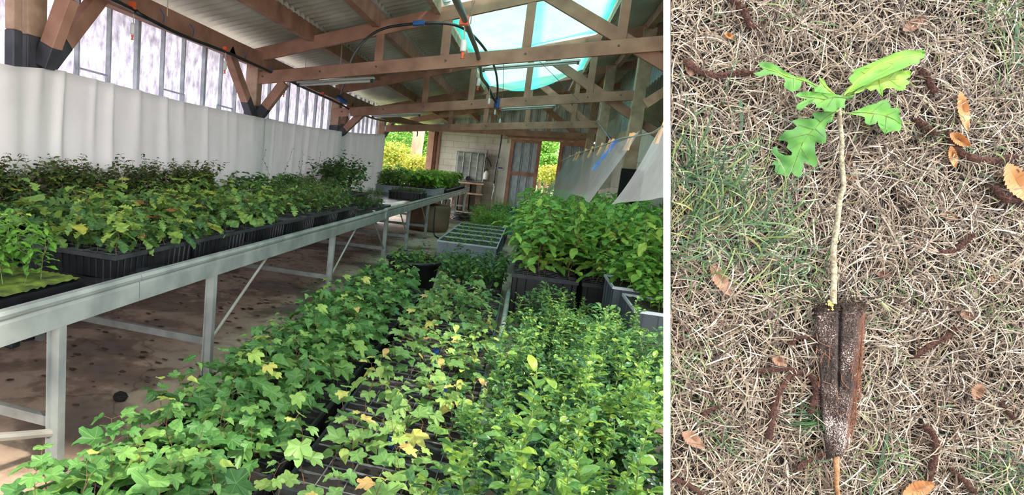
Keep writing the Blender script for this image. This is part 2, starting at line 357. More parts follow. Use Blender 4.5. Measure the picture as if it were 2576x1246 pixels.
panel_door('door_3', 'narrow galvanised side panel left of the block wall', -3.12, -2.93, YB, rail=[.9], top=2.48)
dl = panel_door('door_1', 'galvanised sheet sliding door with timber frame beside the pale pillar', -.70, .22, YB - .12, rail=[1.27])
dr = panel_door('door_2', 'galvanised sheet door with timber frame right of the open gap', .76, XR + .1, YB + .02, rail=[1.0])
h = MB(); h.tube([(.83, YB - .10, 1.42), (.83, YB - .10, 1.50)], .02, 10); h.build('door_handle', ALUD, dr)
b = MB(); b.bar((-.9, YB - .05, 2.50), (XR, YB - .05, 2.56), .12, .16); tag(b.build('door_lintel', WOOD), 'long timber lintel over the sliding doors in the far wall', 'beam')
b = MB(); b.bar((-1.0, YB - .18, 2.40), (1.4, YB - .18, 2.44), .06, .06); tag(b.build('door_track', WOODL), 'pale timber batten carrying the door track under the lintel', 'beam')
# right wall: blocks below, galvanised sheets above
b = MB(); b.box((XR, 4.0, 0), (XR + .2, YB + .2, 2.45)); struct(b.build('wall_right', BLOCKR))
mb = MB(); V = []; ys = []
y = 3.0
while y < YB:
    for dy, dx in ((0,0),(.02,-.03),(.06,-.03),(.08,0)): ys.append((y+dy, dx))
    y += .2
for yy, dx in ys: V += [(XR + .06 + dx, yy, 2.45), (XR + .06 + dx, yy, zr(XR) + .1)]
mb.add(V, [(2*i, 2*i+1, 2*i+3, 2*i+2) for i in range(len(ys)-1)]); struct(mb.build('wall_right_upper', GALV))
b = MB()
b.poly([W(1500, 345, 1, 15.5), W(1513, 320, 1, 15.5), W(1549, 297, 1, 15.5), W(1543, 470, 1, 15.5), W(1500, 480, 1, 15.5)], .05, (0, 1, 0))
tag(b.build('plywood_panel', mat('pale_panel', (178, 172, 160), (196, 190, 178), 4, rough=.8)), 'pale panel with a sloping top standing at the right end of the trusses', 'panel')

# left wall: galvanised glazing bars with dirty translucent panes
PANE = glassy('dirty_translucent_pane', (246, 242, 250), .06, .3, (1, 4, 2.2), (186, 180, 192), gloss=.03, lo=.34, hi=.58)
b = MB(); b.box((XL - .14, .3, .62), (XL - .135, 13.3, 2.62)); struct(b.build('window_1', PANE))
lw = MB(); lw.box((XL - .2, .3, 0), (XL - .12, 13.3, .62)); struct(lw.build('wall_left', BLOCKR))
GBAR = mat('galvanised_bar', (150, 156, 162), (180, 186, 190), 12, rough=.5, metal=.1)
thick = (3.3, 4.62, 5.75, 6.8, 8.05, 9.2, 10.2, 11.4, 12.4, 13.25)
barsy = [1.2, 1.9, 2.5, 2.9, 3.3, 3.89, 4.25, 4.62, 5.0, 5.35, 5.75, 6.11, 6.46, 6.8, 7.1, 7.41, 7.73, 8.05, 8.42, 8.8, 9.2, 9.55, 9.9, 10.2, 10.6, 11.0, 11.4, 11.8, 12.1, 12.4, 12.8, 13.25]
b = MB()
for y in barsy:
    w = .040 if y in thick else .018
    b.box((XL - .13, y - w/2, .62), (XL - .09, y + w/2, 2.58))
b.box((XL - .13, 1.0, 2.48), (XL - .09, 13.3, 2.53))
struct(b.build('window_1_frame', GBAR))
for i, (a1, a2, hh) in enumerate((((187,168),(269,190),30), ((410,224),(463,239),25), ((546,264),(584,274),18), ((671,298),(698,305),12))):
    p = W(*a1, 0, XL - .07); q = W(*a2, 0, XL - .07); h = MB()
    z1 = 1.80; h.tube([(p.x, p.y, z1), p, q, (q.x, q.y, z1)], .008, 6)
    tag(h.build('window_stay', GBAR), ['grey pull bar on the glazing nearest the first post', 'grey pull bar on the middle of the glazing between the posts', 'grey pull bar on the glazing left of the second post', 'small grey pull bar on the glazing right of the second post'][i], 'window bar', 'bars on the translucent panes')
# curtain
def curtain():
    pts = [(-.4, 1.83), (3.09, 1.818), (3.4, 1.85), (5, 1.81), (6.79, 1.80), (8.5, 1.81), (10.0, 1.835), (11.6, 1.89), (13.12, 1.964)]
    Yp = [p[0] for p in pts]; Zp = [p[1] for p in pts]
    ny = 900; nz = 12; V = []
    rs = np.random.RandomState(3); cen = np.cumsum(rs.uniform(.18, .55, 60)) + .3
    amp = rs.uniform(.012, .045, 60); wid = rs.uniform(.025, .06, 60)
    for i in range(ny + 1):
        y = .3 + (13.12 - .3) * i / ny; zt = np.interp(y, Yp, Zp)
        fold = 0; 
        for j in range(nz + 1):
            f = j / nz; z = zt - (zt - .72) * f
            d = sum(a * math.exp(-((y - c_ - .04 * math.sin(3 * f + c_)) / (w * (1 + 1.6*f))) ** 2) * (1 - .45 * f) for a, w, c_ in zip(amp, wid, cen) if abs(y - c_) < .4)
            x = XL + .10 + d + .012 * math.sin(y * 21) * f + .02*math.sin(y*2.1)
            V.append((x, y, z))
    k = nz + 1
    mb = MB(); mb.add(V, [(i*k+j, i*k+j+1, (i+1)*k+j+1, (i+1)*k+j) for i in range(ny) for j in range(nz)])
    o = mb.build('white_curtain', curtain_mat(), smooth=True); s = o.modifiers.new('t', 'SOLIDIFY'); s.thickness = .002
    tag(o, 'long white cloth curtain hanging in soft folds behind the bench plants', 'curtain')
    return o
curtain()
# plates and posts of the left wall
b = MB(); b.bar((XL + .02, 1.0, 2.54), (XL + .02, 13.4, 2.36), .09, .17); tag(b.build('wall_plate', WOOD), 'long timber wall plate along the top of the translucent wall', 'beam')
def post(x, y, ztop, label, braces, w=.16, base=.35, group='timber posts with black painted feet'):
    t = thing('timber_post', label, 'post', (x, y, 0), 0, group)
    zb = 2.04 if y < 5 else 1.93
    m1 = MB(); m1.box((-w/2, -w/2, zb), (w/2, w/2, ztop)); m1.build('post_shaft', WOODL, t, bevel=.008)
    m2 = MB(); m2.box((-w/2 - .002, -w/2 - .002, 0), (w/2 + .002, w/2 + .002, zb)); m2.build('painted_foot', PAINT, t, bevel=.008)
    for a, c_ in braces:
        a = Vector(a); c_ = Vector(c_); k = .30; mid = a.lerp(c_, k)
        m = MB(); m.bar(mid - Vector((x,y,0)), c_ - Vector((x,y,0)), .09, .11); u = m.build('knee_brace', WOOD, t, bevel=.005)
        m = MB(); m.bar(a - Vector((x,y,0)), mid - Vector((x,y,0)), .092, .112); m.build('painted_brace_foot', PAINT, t, bevel=.005)
    return t
post(XL - .03, 3.33, 2.62, 'timber post with black foot and braces nearest to the camera in the left wall',
     [((XL+.03, 3.42, 1.86), (XL+.03, 4.0, 2.50)), ((XL+.08, 3.36, 1.86), W(172, -6, 1, 3.36))], w=.17)
post(XL + .06, 3.13, 2.62, 'slim pale timber post with black foot left of the nearest braced post', [], w=.07)
post(XL - .03, 6.78, 2.55, 'timber post with black foot carrying the first long tie beam',
     [((XL+.02, 6.70, 1.78), (XL+.02, 5.98, 2.45)), ((XL+.05, 6.78, 1.80), (XL+.36, 6.78, 2.22))], w=.15)
post(XL - .03, 10.03, 2.42, 'timber post with black foot carrying the second long tie beam',
     [((XL+.05, 10.03, 1.76), (XL+.42, 10.03, 2.15)), ((XL+.02, 10.1, 1.76), (XL+.02, 10.7, 2.35))], w=.15)
post(XL - .03, 13.4, 2.4, 'timber corner post where the white curtain ends', [((XL, 13.5, 1.95), (XL, 14.4, 2.35))], w=.15)
t = thing('timber_post', 'timber post between the open side and the narrow metal panel', 'post', (XL, YB - .2, 0), 0, 'plain timber posts')
m = MB(); m.box((-.1, -.1, 0), (.1, .1, 2.5)); m.build('post_shaft', WOOD, t, bevel=.008)
b = MB(); b.bar((XL, 13.4, 2.36), (XL, YB, 2.52), .10, .16); tag(b.build('wall_plate', WOOD), 'timber beam over the open side at the far left corner', 'beam')
# right posts
for (x, y, zt, lb) in ((1.36, 10.0, 3.6, 'tall rough timber post on the right carrying the second tie beam'), (1.24, 13.35, 3.6, 'timber post on the right behind the tall one'), (1.45, 6.8, 3.65, 'timber post at the right end of the first tie beam'), (1.30, 16.6, 3.5, 'timber post far back on the right')):
    t = thing('timber_post', lb, 'post', (x, y, 0), 0, 'plain timber posts')
    m = MB(); m.box((-.09, -.09, 0), (.09, .09, zt)); m.build('post_shaft', WOODL, t, bevel=.01)
# trusses
def truss(Y, zl, zrgt, xr, label, bolts=True, webs=(-1.75, -1.03, -.2, .68), xl=XL - .05, plies=1):
    t = thing('roof_truss', label, 'roof truss', (0, Y, 0), 0, 'timber roof trusses')
    tz = lambda x: zl + (zrgt - zl) * (x - xl) / (xr - xl)
    m = MB(); m.bar((xl, -.05, tz(xl)), (xr, -.05, tz(xr)), .05, .14); m.build('tie_beam', WOOD, t, bevel=.004)
    m = MB(); m.bar((xl, 0, zr(xl) - .15), (2.3, 0, zr(2.3) - .10), .05, .15); m.build('top_chord', WOOD, t, bevel=.004)
    for x in webs:
        m = MB(); m.box((x - .045, -.02, tz(x) - .02), (x + .045, .03, zr(x) - .1)); m.build('hanger', WOOD, t, bevel=.004)
    m = MB(); m.bar((-.12, .02, zr(-.12) - .10), (1.75, .02, tz(1.2) - .55), .05, .13); m.build('diagonal_strut', WOOD, t, bevel=.004)
    if bolts:
        for x in (-3.1, -2.4, -1.75, -1.0, -.2, .66, 1.1):
            m = MB(); m.tube([(x, -.085, tz(x) + .01), (x, -.07, tz(x) + .01)], .011, 8); m.build('bolt', PAINT, t)
    return t
truss(3.40, 2.40, 2.85, 1.3, 'roof truss above the foreground, only its left end in view')
truss(6.80, 2.245, 2.79, 1.30, 'nearest full roof truss with the lowest long tie beam and chalk marks')
truss(10.0, 2.13, 2.65, 1.27, 'second full roof truss between the skylight nets')
truss(13.35, 2.08, 2.47, 1.2, 'third roof truss in front of the galvanised gable')
truss(16.65, 2.33, 2.42, 1.5, 'farthest roof truss just before the gable wall', webs=(-1.1, .3))
# chalk marks
ch = MB()
for seg in (((935,183),(945,176),(953,183),(978,180)), ((985,173),(1010,171),(1012,176),(987,178)), ((995,178),(998,182),(1004,179))):
    ch.tube([W(px, py, 1, 6.70) for px, py in seg], .0015, 4)
ch = ch.build('chalk_marks', mat('chalk', (196, 160, 140), rough=.9)); 
for o_ in COL.objects:
    if o_.name.startswith('roof_truss') and abs(o_.location.y - 6.8) < .01: ch.parent = o_; ch.location = (0, -6.8, 0)
# purlins
for x, lb in ((-2.56, 'roof purlin nearest the left wall, running under the corrugated sheets'), (-1.80, 'second roof purlin from the left wall'), (1.35, 'purlin on the right of the skylight near the tall posts')):
    m = MB(); m.bar((x, .3, zr(x) - .04), (x, 20.4, zr(x) - .04), .08, .17 if x < 0 else .14); tag(m.build('roof_purlin', WOOD), lb, 'roof beam', 'long timber purlins')
for x, lb in ((SX0 - .06, 'timber trimmer along the left edge of the skylight'), (SX1 + .06, 'timber trimmer along the right edge of the skylight')):
    m = MB(); m.bar((x, .3, zr(x) - .06), (x, 20.4, zr(x) - .06), .06, .14); tag(m.build('roof_purlin', WOODL), lb, 'roof beam', 'long timber purlins')
# lean-to roof bit at the right edge
m = thing('lean_to_roof', 'small corrugated lean-to roof on timber jutting out of the right wall', 'roof', (0,0,0))
V = []; n_ = 40
for i in range(n_ + 1):
    f = i / n_; a = W(1625, 222, 1, 7.6).lerp(W(1700, 160, 1, 7.6), f); V += [(a.x, a.y, a.z + .01*math.sin(i*1.6)), (a.x + .25, a.y + 1.6, a.z + .01*math.sin(i*1.6))]
q = MB(); q.add(V, [(2*i, 2*i+1, 2*i+3, 2*i+2) for i in range(n_)]); o = q.build('corrugated_sheet', ROOF, m)
q = MB(); q.bar(W(1622, 262, 1, 7.6), W(1700, 212, 1, 7.6), .07, .10); q.build('rafter', WOODL, m)
q = MB(); q.poly([W(1622, 268, 1, 7.7), W(1700, 225, 1, 7.7), W(1700, 340, 1, 9.4), W(1620, 300, 1, 9.4)], .02, (0, 0, -1)); q.build('soffit_boards', mat('weathered_boards', (132, 118, 104), (168, 152, 136), 4, (1, .2, 1), rough=.9), m)

# ------------------------------------------------------------------ bench
BX, BZ = -1.75, .775
bench = thing('greenhouse_bench', 'long aluminium greenhouse bench with black film top carrying the seedling trays', 'bench', (0,0,0))
prof = [(-.035,.0),(-.03,.018),(-.012,.026),(.008,.022),(.016,.008),(.012,-.006),(.0,-.016),(.004,-.03),(.004,-.112),(-.012,-.115),(-.02,-.112),(-.02,-.02)]
def rail(y0, y1, dz0, dz1, dx=0):
    mb = MB(); V = []
    for y, dz in ((y0, dz0), (y1, dz1)): V += [(BX + px + dx, y, BZ + pz + dz) for px, pz in prof]
    n = len(prof); mb.add(V, [(i, (i+1) % n, n + (i+1) % n, n + i) for i in range(n)] + [tuple(range(n)), tuple(range(2*n-1, n-1, -1))]); return mb
rail(.2, 2.52, -.012, -.005).build('edge_rail', ALU, bench)
rail(2.525, 7.9, -.005, -.01).build('edge_rail', ALU, bench)
rail(7.905, 15.9, .006, -.01, .012).build('edge_rail', ALU, bench)
rail(15.905, 19.4, -.01, .0, .02).build('edge_rail', ALU, bench)
mb = MB(); V = []; nx, ny = 14, 160
rs = np.random.RandomState(5)
for i in range(ny + 1):
    for j in range(nx + 1):
        x = -3.16 + (BX - .02 + 3.16) * j / nx; y = .2 + 19.1 * i / ny
        V.append((x, y, BZ - .03 + rs.uniform(0, .012) + (.028 * max(0, math.sin(y * 5.1)) ** 2 * (j >= nx - 2) * (j < nx))))
mb.add(V, [(i*(nx+1)+j, i*(nx+1)+j+1, (i+1)*(nx+1)+j+1, (i+1)*(nx+1)+j) for i in range(ny) for j in range(nx)])
mb.build('black_film', mat('black_film', (26, 27, 31), (44, 46, 52), 8, rough=.22, bump=.2), bench, smooth=True)
mb = MB(); mb.box((-3.16, .2, BZ - .075), (BX - .03, 19.3, BZ - .045)); mb.build('bench_frame', ALUD, bench)
legY = [1.99, 3.29, 5.72, 8.12, 9.75, 11.7, 13.9, 16.5, 18.8]
for i, y in enumerate(legY):
    mb = MB(); mb.box((BX - .048, y - .003, 0.01), (BX - .0, y + .04, BZ - .10)); mb.box((BX - .048, y - .02, 0.01), (BX - .042, y + .04, BZ - .08)); mb.build('leg', ALU, bench)
    mb = MB(); mb.box((-3.1, y - .003, 0.01), (-3.05, y + .04, BZ - .10)); mb.build('leg', ALUD, bench)
    mb = MB(); mb.box((BX - .055, y - .03, 0), (BX + .01, y + .05, .014)); mb.build('leg_foot', PAINT, bench)
    mb = MB(); mb.bar((BX - .04, y + .01, .235), (-3.06, y + .01, .235), .03, .045); mb.build('cross_bar', ALUD, bench)
    mb = MB(); mb.bar((BX - .04, y + .01, BZ - .10), (-3.06, y + .01, BZ - .10), .03, .05); mb.build('cross_bar', ALUD, bench)
def tb(a, b_, r=.011):
    mb = MB(); mb.tube([a, b_], r, 8); mb.build('diagonal_brace', mat('tube_metal', (176, 170, 162), (196, 190, 182), 5, rough=.4, metal=.5), bench)
tb((BX - .02, 3.31, .235), (BX - .02, 4.15, BZ - .1)); tb((BX - .02, 5.74, .235), (BX - .02, 6.6, BZ - .1)); tb((BX - .02, 8.10, .235), (BX - .02, 7.35, BZ - .1))
tb((BX - .02, 9.7, .3), (BX - .02, 9.0, BZ - .1)); tb((BX - .02, 11.65, .3), (BX - .02, 10.9, BZ - .1)); tb((BX - .02, 13.95, .3), (BX - .02, 14.9, BZ - .1)); tb((BX - .02, 18.85, .3), (BX - .02, 19.3, BZ - .1))
tb((BX - .04, 2.02, .175), (BX - .04, 1.35, .42), .017)

# ------------------------------------------------------------------ trays
def tray_parts(w, d, h, nx, ny, ribs=14, wall=BLACKP, rim=BLACKE, grid=WIRE, soil=SOIL, rimh=.022, taper=.012):
    """list of (name, mesh): origin at the centre of the foot"""
    P = []
    b = MB(); x = w/2; y = d/2; t = taper
    V = [(-x+t,-y+t,0),(x-t,-y+t,0),(x-t,y-t,0),(-x+t,y-t,0),(-x+.006,-y+.006,h),(x-.006,-y+.006,h),(x-.006,y-.006,h),(-x+.006,y-.006,h)]
    b.add(V, [(0,3,2,1),(0,1,5,4),(1,2,6,5),(2,3,7,6),(3,0,4,7)])
    for k in range(ribs):
        f = (k + .5) / ribs
        for s in (-1, 1):
            a = (-x+t + (w-2*t)*f); c_ = (-x+.006 + (w-.012)*f)
            b.bar((a, s*(y-t), .0), (c_, s*(y-.004), h - rimh - .004), .008, .008)
            a = (-y+t + (d-2*t)*f); c_ = (-y+.006 + (d-.012)*f)
            b.bar((s*(x-t), a, .0), (s*(x-.004), c_, h - rimh - .004), .008, .008)
    P.append(('tray_wall', b.mesh('tray_wall', wall)))
    b = MB(); o_ = .012; i_ = .007
    for (lo, hi) in (((-x-o_+.006,-y-o_+.006,h-rimh),(x+o_-.006,-y+i_,h)), ((-x-o_+.006,y-i_,h-rimh),(x+o_-.006,y+o_-.006,h)), ((-x-o_+.006,-y+i_,h-rimh),(-x+i_,y-i_,h)), ((x-i_,-y+i_,h-rimh),(x+o_-.006,y-i_,h))): b.box(lo, hi)
    P.append(('tray_rim', b.mesh('tray_rim', rim)))
    if nx:
        b = MB()
        for k in range(1, nx):
            xx = -x + w * k / nx; b.box((xx - .0014, -y + i_, h - .030), (xx + .0014, y - i_, h - .011))
        for k in range(1, ny):
            yy = -y + d * k / ny; b.box((-x + i_, yy - .0014, h - .030), (x - i_, yy + .0014, h - .011))
        P.append(('cell_grid', b.mesh('cell_grid', grid)))
    b = MB(); n = 18; rs = np.random.RandomState(2)
    V = [(-x+i_ + (w-2*i_)*a/n, -y+i_ + (d-2*i_)*c_/n, h - .017 + rs.uniform(-.006,.006)) for a in range(n+1) for c_ in range(n+1)]
    b.add(V, [(a*(n+1)+c_, (a+1)*(n+1)+c_, (a+1)*(n+1)+c_+1, a*(n+1)+c_+1) for a in range(n) for c_ in range(n)])
    P.append(('soil', b.mesh('soil', soil)))
    return P
def put(parts, name, label, cat, loc, rz=0, group=None, scale=1):
    t = thing(name, label, cat, loc, rz, group)
    if scale != 1: t.scale = (scale,)*3
    for nme, me in parts:
        c_ = bpy.data.objects.new(nme, me); COL.objects.link(c_); c_.parent = t
    return t
ORD = ['nearest', 'second', 'third', 'fourth', 'fifth', 'sixth', 'seventh', 'eighth', 'ninth', 'tenth']
TA = tray_parts(.60, .575, .20, 6, 7)
TM = tray_parts(.64, .575, .20, 6, 7, grid=mat('pale_cell_wires', (92, 98, 100), (128, 134, 136), 10, rough=.4), soil=mat('dry_soil', (15, 13, 12), (32, 28, 25), 60, rough=.95, bump=.8))
LROW, MROW = [], []
for k in range(8):
    y = 1.62 + .585 * k; x = -1.105 - .006 * k; LROW.append((x, y))
    put(TA, 'seedling_tray', 'black ribbed maple tray in the floor row beside the bench, %s from the camera' % ORD[k], 'seedling tray', (x, y, 0), 0, 'black floor trays beside the bench')
for k in range(8):
    y = 1.72 + .585 * k; x = -.42 - .002*k; MROW.append((x, y))
    put(TM, 'seedling_tray', 'pale-celled black tray in the middle row by the white pipe, %s from camera' % ORD[k], 'seedling tray', (x, y, 0), 0, 'black floor trays in the middle row')
# bench trays
TB = tray_parts(.60, .725, .12, 7, 8, ribs=14)
ORD += ['eleventh', 'twelfth']
BT = []
for r, x in enumerate((-2.16, -2.78)):
    for k in range(6 if r == 0 else 10):
        y = 2.84 + .735 * k
        BT.append((x, y, r, k))
        if r == 0: lb = 'black ribbed tray at the bench edge, %s in the line from the camera' % ORD[k]
        else: lb = 'black ribbed tray in the bench line next to the curtain, %s, hidden under foliage' % ORD[k]
        put(TB, 'bench_tray', lb, 'seedling tray', (x, y, BZ - .022), 0, 'black trays on the aluminium bench')

# ------------------------------------------------------------------ leaves and plants
def strip_leaf(st):
    V = []; Mi = []; F = []
    for i, (y, x) in enumerate(st): V += [(-x, y, 0), (0, y, 0), (x, y, 0)]; Mi += [1, 0, 1]
    for i in range(len(st) - 1):
        a = 3*i; F += [(a, a+1, a+4, a+3), (a+1, a+2, a+5, a+4)]
    return np.array(V, float), F, np.array(Mi, float)
def fan_leaf(pts, mids, hub=(0, .35)):
    V = [(hub[0], hub[1], 0)] + [(x, y, 0) for x, y in pts]; n = len(pts)
    return np.array(V, float), [(0, i+1, (i+1) % n + 1) for i in range(n)], np.array([0] + list(mids), float)
def palmate():
    P = []; Mi = []; hub = (0, .3)
    def ad(a, r, m): P.append((hub[0] + r*math.sin(math.radians(a)), hub[1] + r*math.cos(math.radians(a)))); Mi.append(m)
    ad(180, .27, 0)
    for a, r, m in ((-152,.42,1),(-125,.50,.7),(-112,.50,0),(-98,.46,.7),(-86,.40,1),(-72,.52,1),(-62,.62,.5),(-50,.66,0),(-40,.58,.6),(-28,.42,1),(-20,.52,1),(-12,.60,.6),(-9,.66,.4),(0,.74,0),(9,.66,.4),(12,.60,.6),(20,.52,1),(28,.42,1),(40,.58,.6),(50,.66,0),(62,.62,.5),(72,.52,1),(86,.40,1),(98,.46,.7),(112,.50,0),(125,.50,.7),(152,.42,1)): ad(a, r, m)
    return fan_leaf(P, Mi, hub)
MAPLE = palmate()
def heartish(): return strip_leaf([(0, .02), (.06, .2), (.2, .34), (.38, .34), (.6, .24), (.8, .12), (1, .01)])
HEART = heartish()
OAKL = strip_leaf([(0, .012), (.10, .03), (.17, .12), (.23, .14), (.28, .06), (.36, .19), (.44, .23), (.49, .09), (.57, .23), (.66, .27), (.71, .12), (.79, .20), (.86, .19), (.90, .12), (.96, .10), (1, .02)])
def serr(n=9, w=.27):
    st = [(0, .012)]
    for i in range(n):
        f = (i + 1) / (n + 1); ww = w * math.sin(PI * f ** .85) ** .8
        st += [(f, ww), (f + .02, ww * .8)]
    st.append((1, .004)); return strip_leaf(st)
SERR = serr(9, .215)
OVAL = strip_leaf([(0, .02), (.15, .15), (.4, .26), (.65, .26), (.88, .14), (1, .02)])
OVALW = strip_leaf([(0, .03), (.12, .22), (.4, .38), (.7, .34), (.9, .17), (1, .02)])
LANCE = strip_leaf([(0, .02), (.3, .13), (.65, .11), (1, .01)])
def put_leaf(mb, shape, pos, az, pitch, roll, size, tint, droop=.25, fold=.18, wsc=1):
    V, F, Mi = shape; P = V.copy(); P[:, 0] *= wsc
    P[:, 2] = fold * np.abs(P[:, 0]) - droop * P[:, 1] ** 2 + .05 * np.sin(P[:, 0] * 14 + P[:, 1] * 9 + tint * 20)
    P *= size
    cp, sp = math.cos(pitch), math.sin(pitch); ca, sa = math.cos(az), math.sin(az); cr, sr = math.cos(roll), math.sin(roll)
    x = P[:, 0] * cr + P[:, 2] * sr; z = -P[:, 0] * sr + P[:, 2] * cr; y = P[:, 1]
    y2 = y * cp - z * sp; z2 = y * sp + z * cp
    X = x * sa + y2 * ca; Yv = -x * ca + y2 * sa
    mb.add(np.stack([X + pos[0], Yv + pos[1], z2 + pos[2]], 1), F, tint, Mi)
def plant(h, nodes, shape, size, rnd, per=2, petiole=.3, r=.0022, bend=.03, first=.3, pitch=(-.5, .3), tint=(.1, .7), yellow=.05, branches=0, shrink=.6, droop=(.15, .5), alt=None, wsc=1):
    """returns (stem MB, foliage MB)"""
    s = MB(); f = MB(); R = rnd
    def shoot(p0, top, nn, fr, sz):
        ctrl = [Vector(p0)]; k = 5
        for i in range(1, k + 1):
            q = Vector(p0).lerp(Vector(top), i / k) + Vector((R.uniform(-1,1), R.uniform(-1,1), 0)) * bend * .35 * (1 if i < k else 0)
            ctrl.append(q)
        s.tube(ctrl, [r * (1 - .6 * i / k) * (sz ** .5) for i in range(k + 1)], 5, caps=False)
        a0 = R.uniform(0, 6.28)
        for i in range(nn):
            t = fr + (1 - fr) * (i / max(1, nn - 1)); kk = t * k; j = min(int(kk), k - 1)
            p = ctrl[j].lerp(ctrl[j + 1], kk - j); a0 += PI / 2 if alt is None else alt
            for q in range(per):
                a = a0 + 2 * PI * q / per + R.uniform(-.35, .35); last = i == nn - 1
                L = size * sz * (1 - (1 - shrink) * (t if t > .75 else 0)) * R.uniform(.7, 1.15)
                pl = petiole * L * R.uniform(.7, 1.3); e = R.uniform(.1, .8)
                tip = p + Vector((math.cos(a) * math.cos(e), math.sin(a) * math.cos(e), math.sin(e))) * pl
                if pl > .004: s.tube([p, tip], r * .4, 3, caps=False)
                ti = R.uniform(*tint)
                if R.random() < yellow: ti = R.uniform(.75, .98)
                put_leaf(f, shape if not isinstance(shape, list) else R.choice(shape), tip, a, R.uniform(*pitch), R.uniform(-.35, .35), L, ti, R.uniform(*droop), R.uniform(.05, .3), wsc)
    lean = Vector((R.uniform(-1, 1), R.uniform(-1, 1), 0)) * bend
    shoot((0,0,0), Vector((0,0,h)) + lean, nodes, first, 1)
    for b_ in range(branches):
        t = R.uniform(.15, .7); a = R.uniform(0, 6.28); p = Vector((0,0,h*t)) + lean * t
        L = h * R.uniform(.35, .6); e = R.uniform(.6, 1.2)
        shoot(p, p + Vector((math.cos(a)*math.cos(e), math.sin(a)*math.cos(e), math.sin(e))) * L, max(2, int(nodes * .6)), .25, .85)
    return s, f
def kind(name, cat, n, lm, sm, whole=False, **kw):
    """n variants of a plant; returns list of (root-less) part meshes"""
    out = []
    for i in range(n):
        s, f = plant(rnd=random.Random(len(name) * 131 + i * 17 + 5), **kw)
        if whole:
            m = MB(); fv = np.concatenate(f.v); m.add(fv, f.f, np.concatenate(f.t), np.concatenate(f.m)); nf = len(f.f)
            m.add(np.concatenate(s.v), s.f); me = m.mesh(name, lm, False); me.materials.append(sm)
            idx = np.zeros(len(me.polygons), int); idx[nf:] = 1; me.polygons.foreach_set('material_index', idx)
            out.append([(None, me)])
        else: out.append([('foliage', f.mesh('foliage', lm, False)), ('stem', s.mesh('stem', sm))])
    return dict(name=name, cat=cat, v=out, whole=whole)
def grow(K, loc, label, group, rnd, scale=(.85, 1.15), variant=None, tilt=.08):
    v = rnd.choice(K['v']) if variant is None else K['v'][variant]
    sc = rnd.uniform(*scale)
    if K['whole']:
        o = bpy.data.objects.new(K['name'], v[0][1]); COL.objects.link(o); tag(o, label, K['cat'], group)
    else:
        o = thing(K['name'], label, K['cat'], (0,0,0), 0, group)
        for nme, me in v:
            c_ = bpy.data.objects.new(nme, me); COL.objects.link(c_); c_.parent = o
    o.location = loc; o.rotation_euler = (rnd.uniform(-tilt, tilt), rnd.uniform(-tilt, tilt), rnd.uniform(0, 6.28)); o.scale = (sc,)*3
    return o
RN = random.Random(11)
K_MAP = [kind('maple_seedling', 'seedling', 5, L_MAPLE, STEMR, h=.22, nodes=4, shape=MAPLE, size=.098, per=2, petiole=.5, tint=(.25, .6), yellow=.04, first=.4, bend=.04),
         kind('maple_seedling', 'seedling', 4, L_MAPLE, STEMR, h=.30, nodes=5, shape=[MAPLE, MAPLE, HEART], size=.098, per=2, petiole=.5, tint=(.2, .65), yellow=.05, first=.35, bend=.05)]
K_MAPM = [kind('maple_seedling', 'seedling', 5, L_MAPLEM, STEMR, h=.17, nodes=3, shape=[MAPLE, HEART], size=.085, per=2, petiole=.5, tint=(.2, .65), yellow=.09, first=.5, bend=.05, pitch=(-.9, .2)),
          kind('maple_seedling', 'seedling', 4, L_MAPLEM, STEMR, h=.24, nodes=4, shape=MAPLE, size=.085, per=2, petiole=.5, tint=(.3, .65), yellow=.1, first=.45, bend=.05)]
COLW = {1: ['centre'], 2: ['left', 'right'], 3: ['left', 'middle', 'right'], 4: ['left rim', 'left of centre', 'right of centre', 'right rim'], 5: ['left rim', 'left of centre', 'centre', 'right of centre', 'right rim'],
        6: ['left rim', 'second column', 'left of centre', 'right of centre', 'fifth column', 'right rim']}
def fill(K, cx, cy, w, d, z, nx, ny, where, group, what, keep=1., scale=(.85, 1.15), jit=.3, alive=None, pick=None):
    for i in range(nx):
        for j in range(ny):
            if RN.random() > keep: continue
            u = (i + .5 + RN.uniform(-jit, jit)) / nx; v = (j + .5 + RN.uniform(-jit, jit)) / ny
            ks = K if isinstance(K, list) else [K]; k = ks[min(len(ks)-1, 0 if RN.random() < .65 else 1)] if pick is None else ks[pick]
            adj = 'tall ' if (len(ks) > 1 and k is ks[1]) else ('short ' if len(ks) > 1 else '')
            row = 'front' if j == 0 else 'back' if j == ny - 1 else ORD[j]
            grow(k, (cx - w/2 + w*u, cy - d/2 + d*v, z), '%s%s, %s row %s, %s' % (adj, what, row, COLW[nx][i], where), group, RN, scale)
for k, (x, y) in enumerate(LROW):
    fill(K_MAP, x - .005, y, .56, .54, .165, 5, 5, '%s bench-side floor tray' % ORD[k], 'maple seedlings in the %s bench-side floor tray' % ORD[k], 'green maple seedling', keep=.96 if k < 6 else .8)
for k, (x, y) in enumerate(MROW):
    fill(K_MAPM, x, y, .60, .54, .165, 4, 4, '%s middle-row floor tray' % ORD[k], 'maple seedlings in the %s middle-row floor tray' % ORD[k], 'pale maple seedling', keep=.62 if k < 1 else (.78 if k < 3 else .95))
# stray leaves at the near left
for (px, py, n_) in ((70, 1225, 0), (150, 1235, 1)):
    p = W(px, py, 2, .13); grow(K_MAP[0], (p.x + .0, p.y - .1, -.02), 'lone maple sprout on the floor at the foot of the bench leg' if n_ == 0 else 'lone yellowish maple sprout just right of the bench leg foot', 'stray sprouts on the floor', RN, (.7, .75))
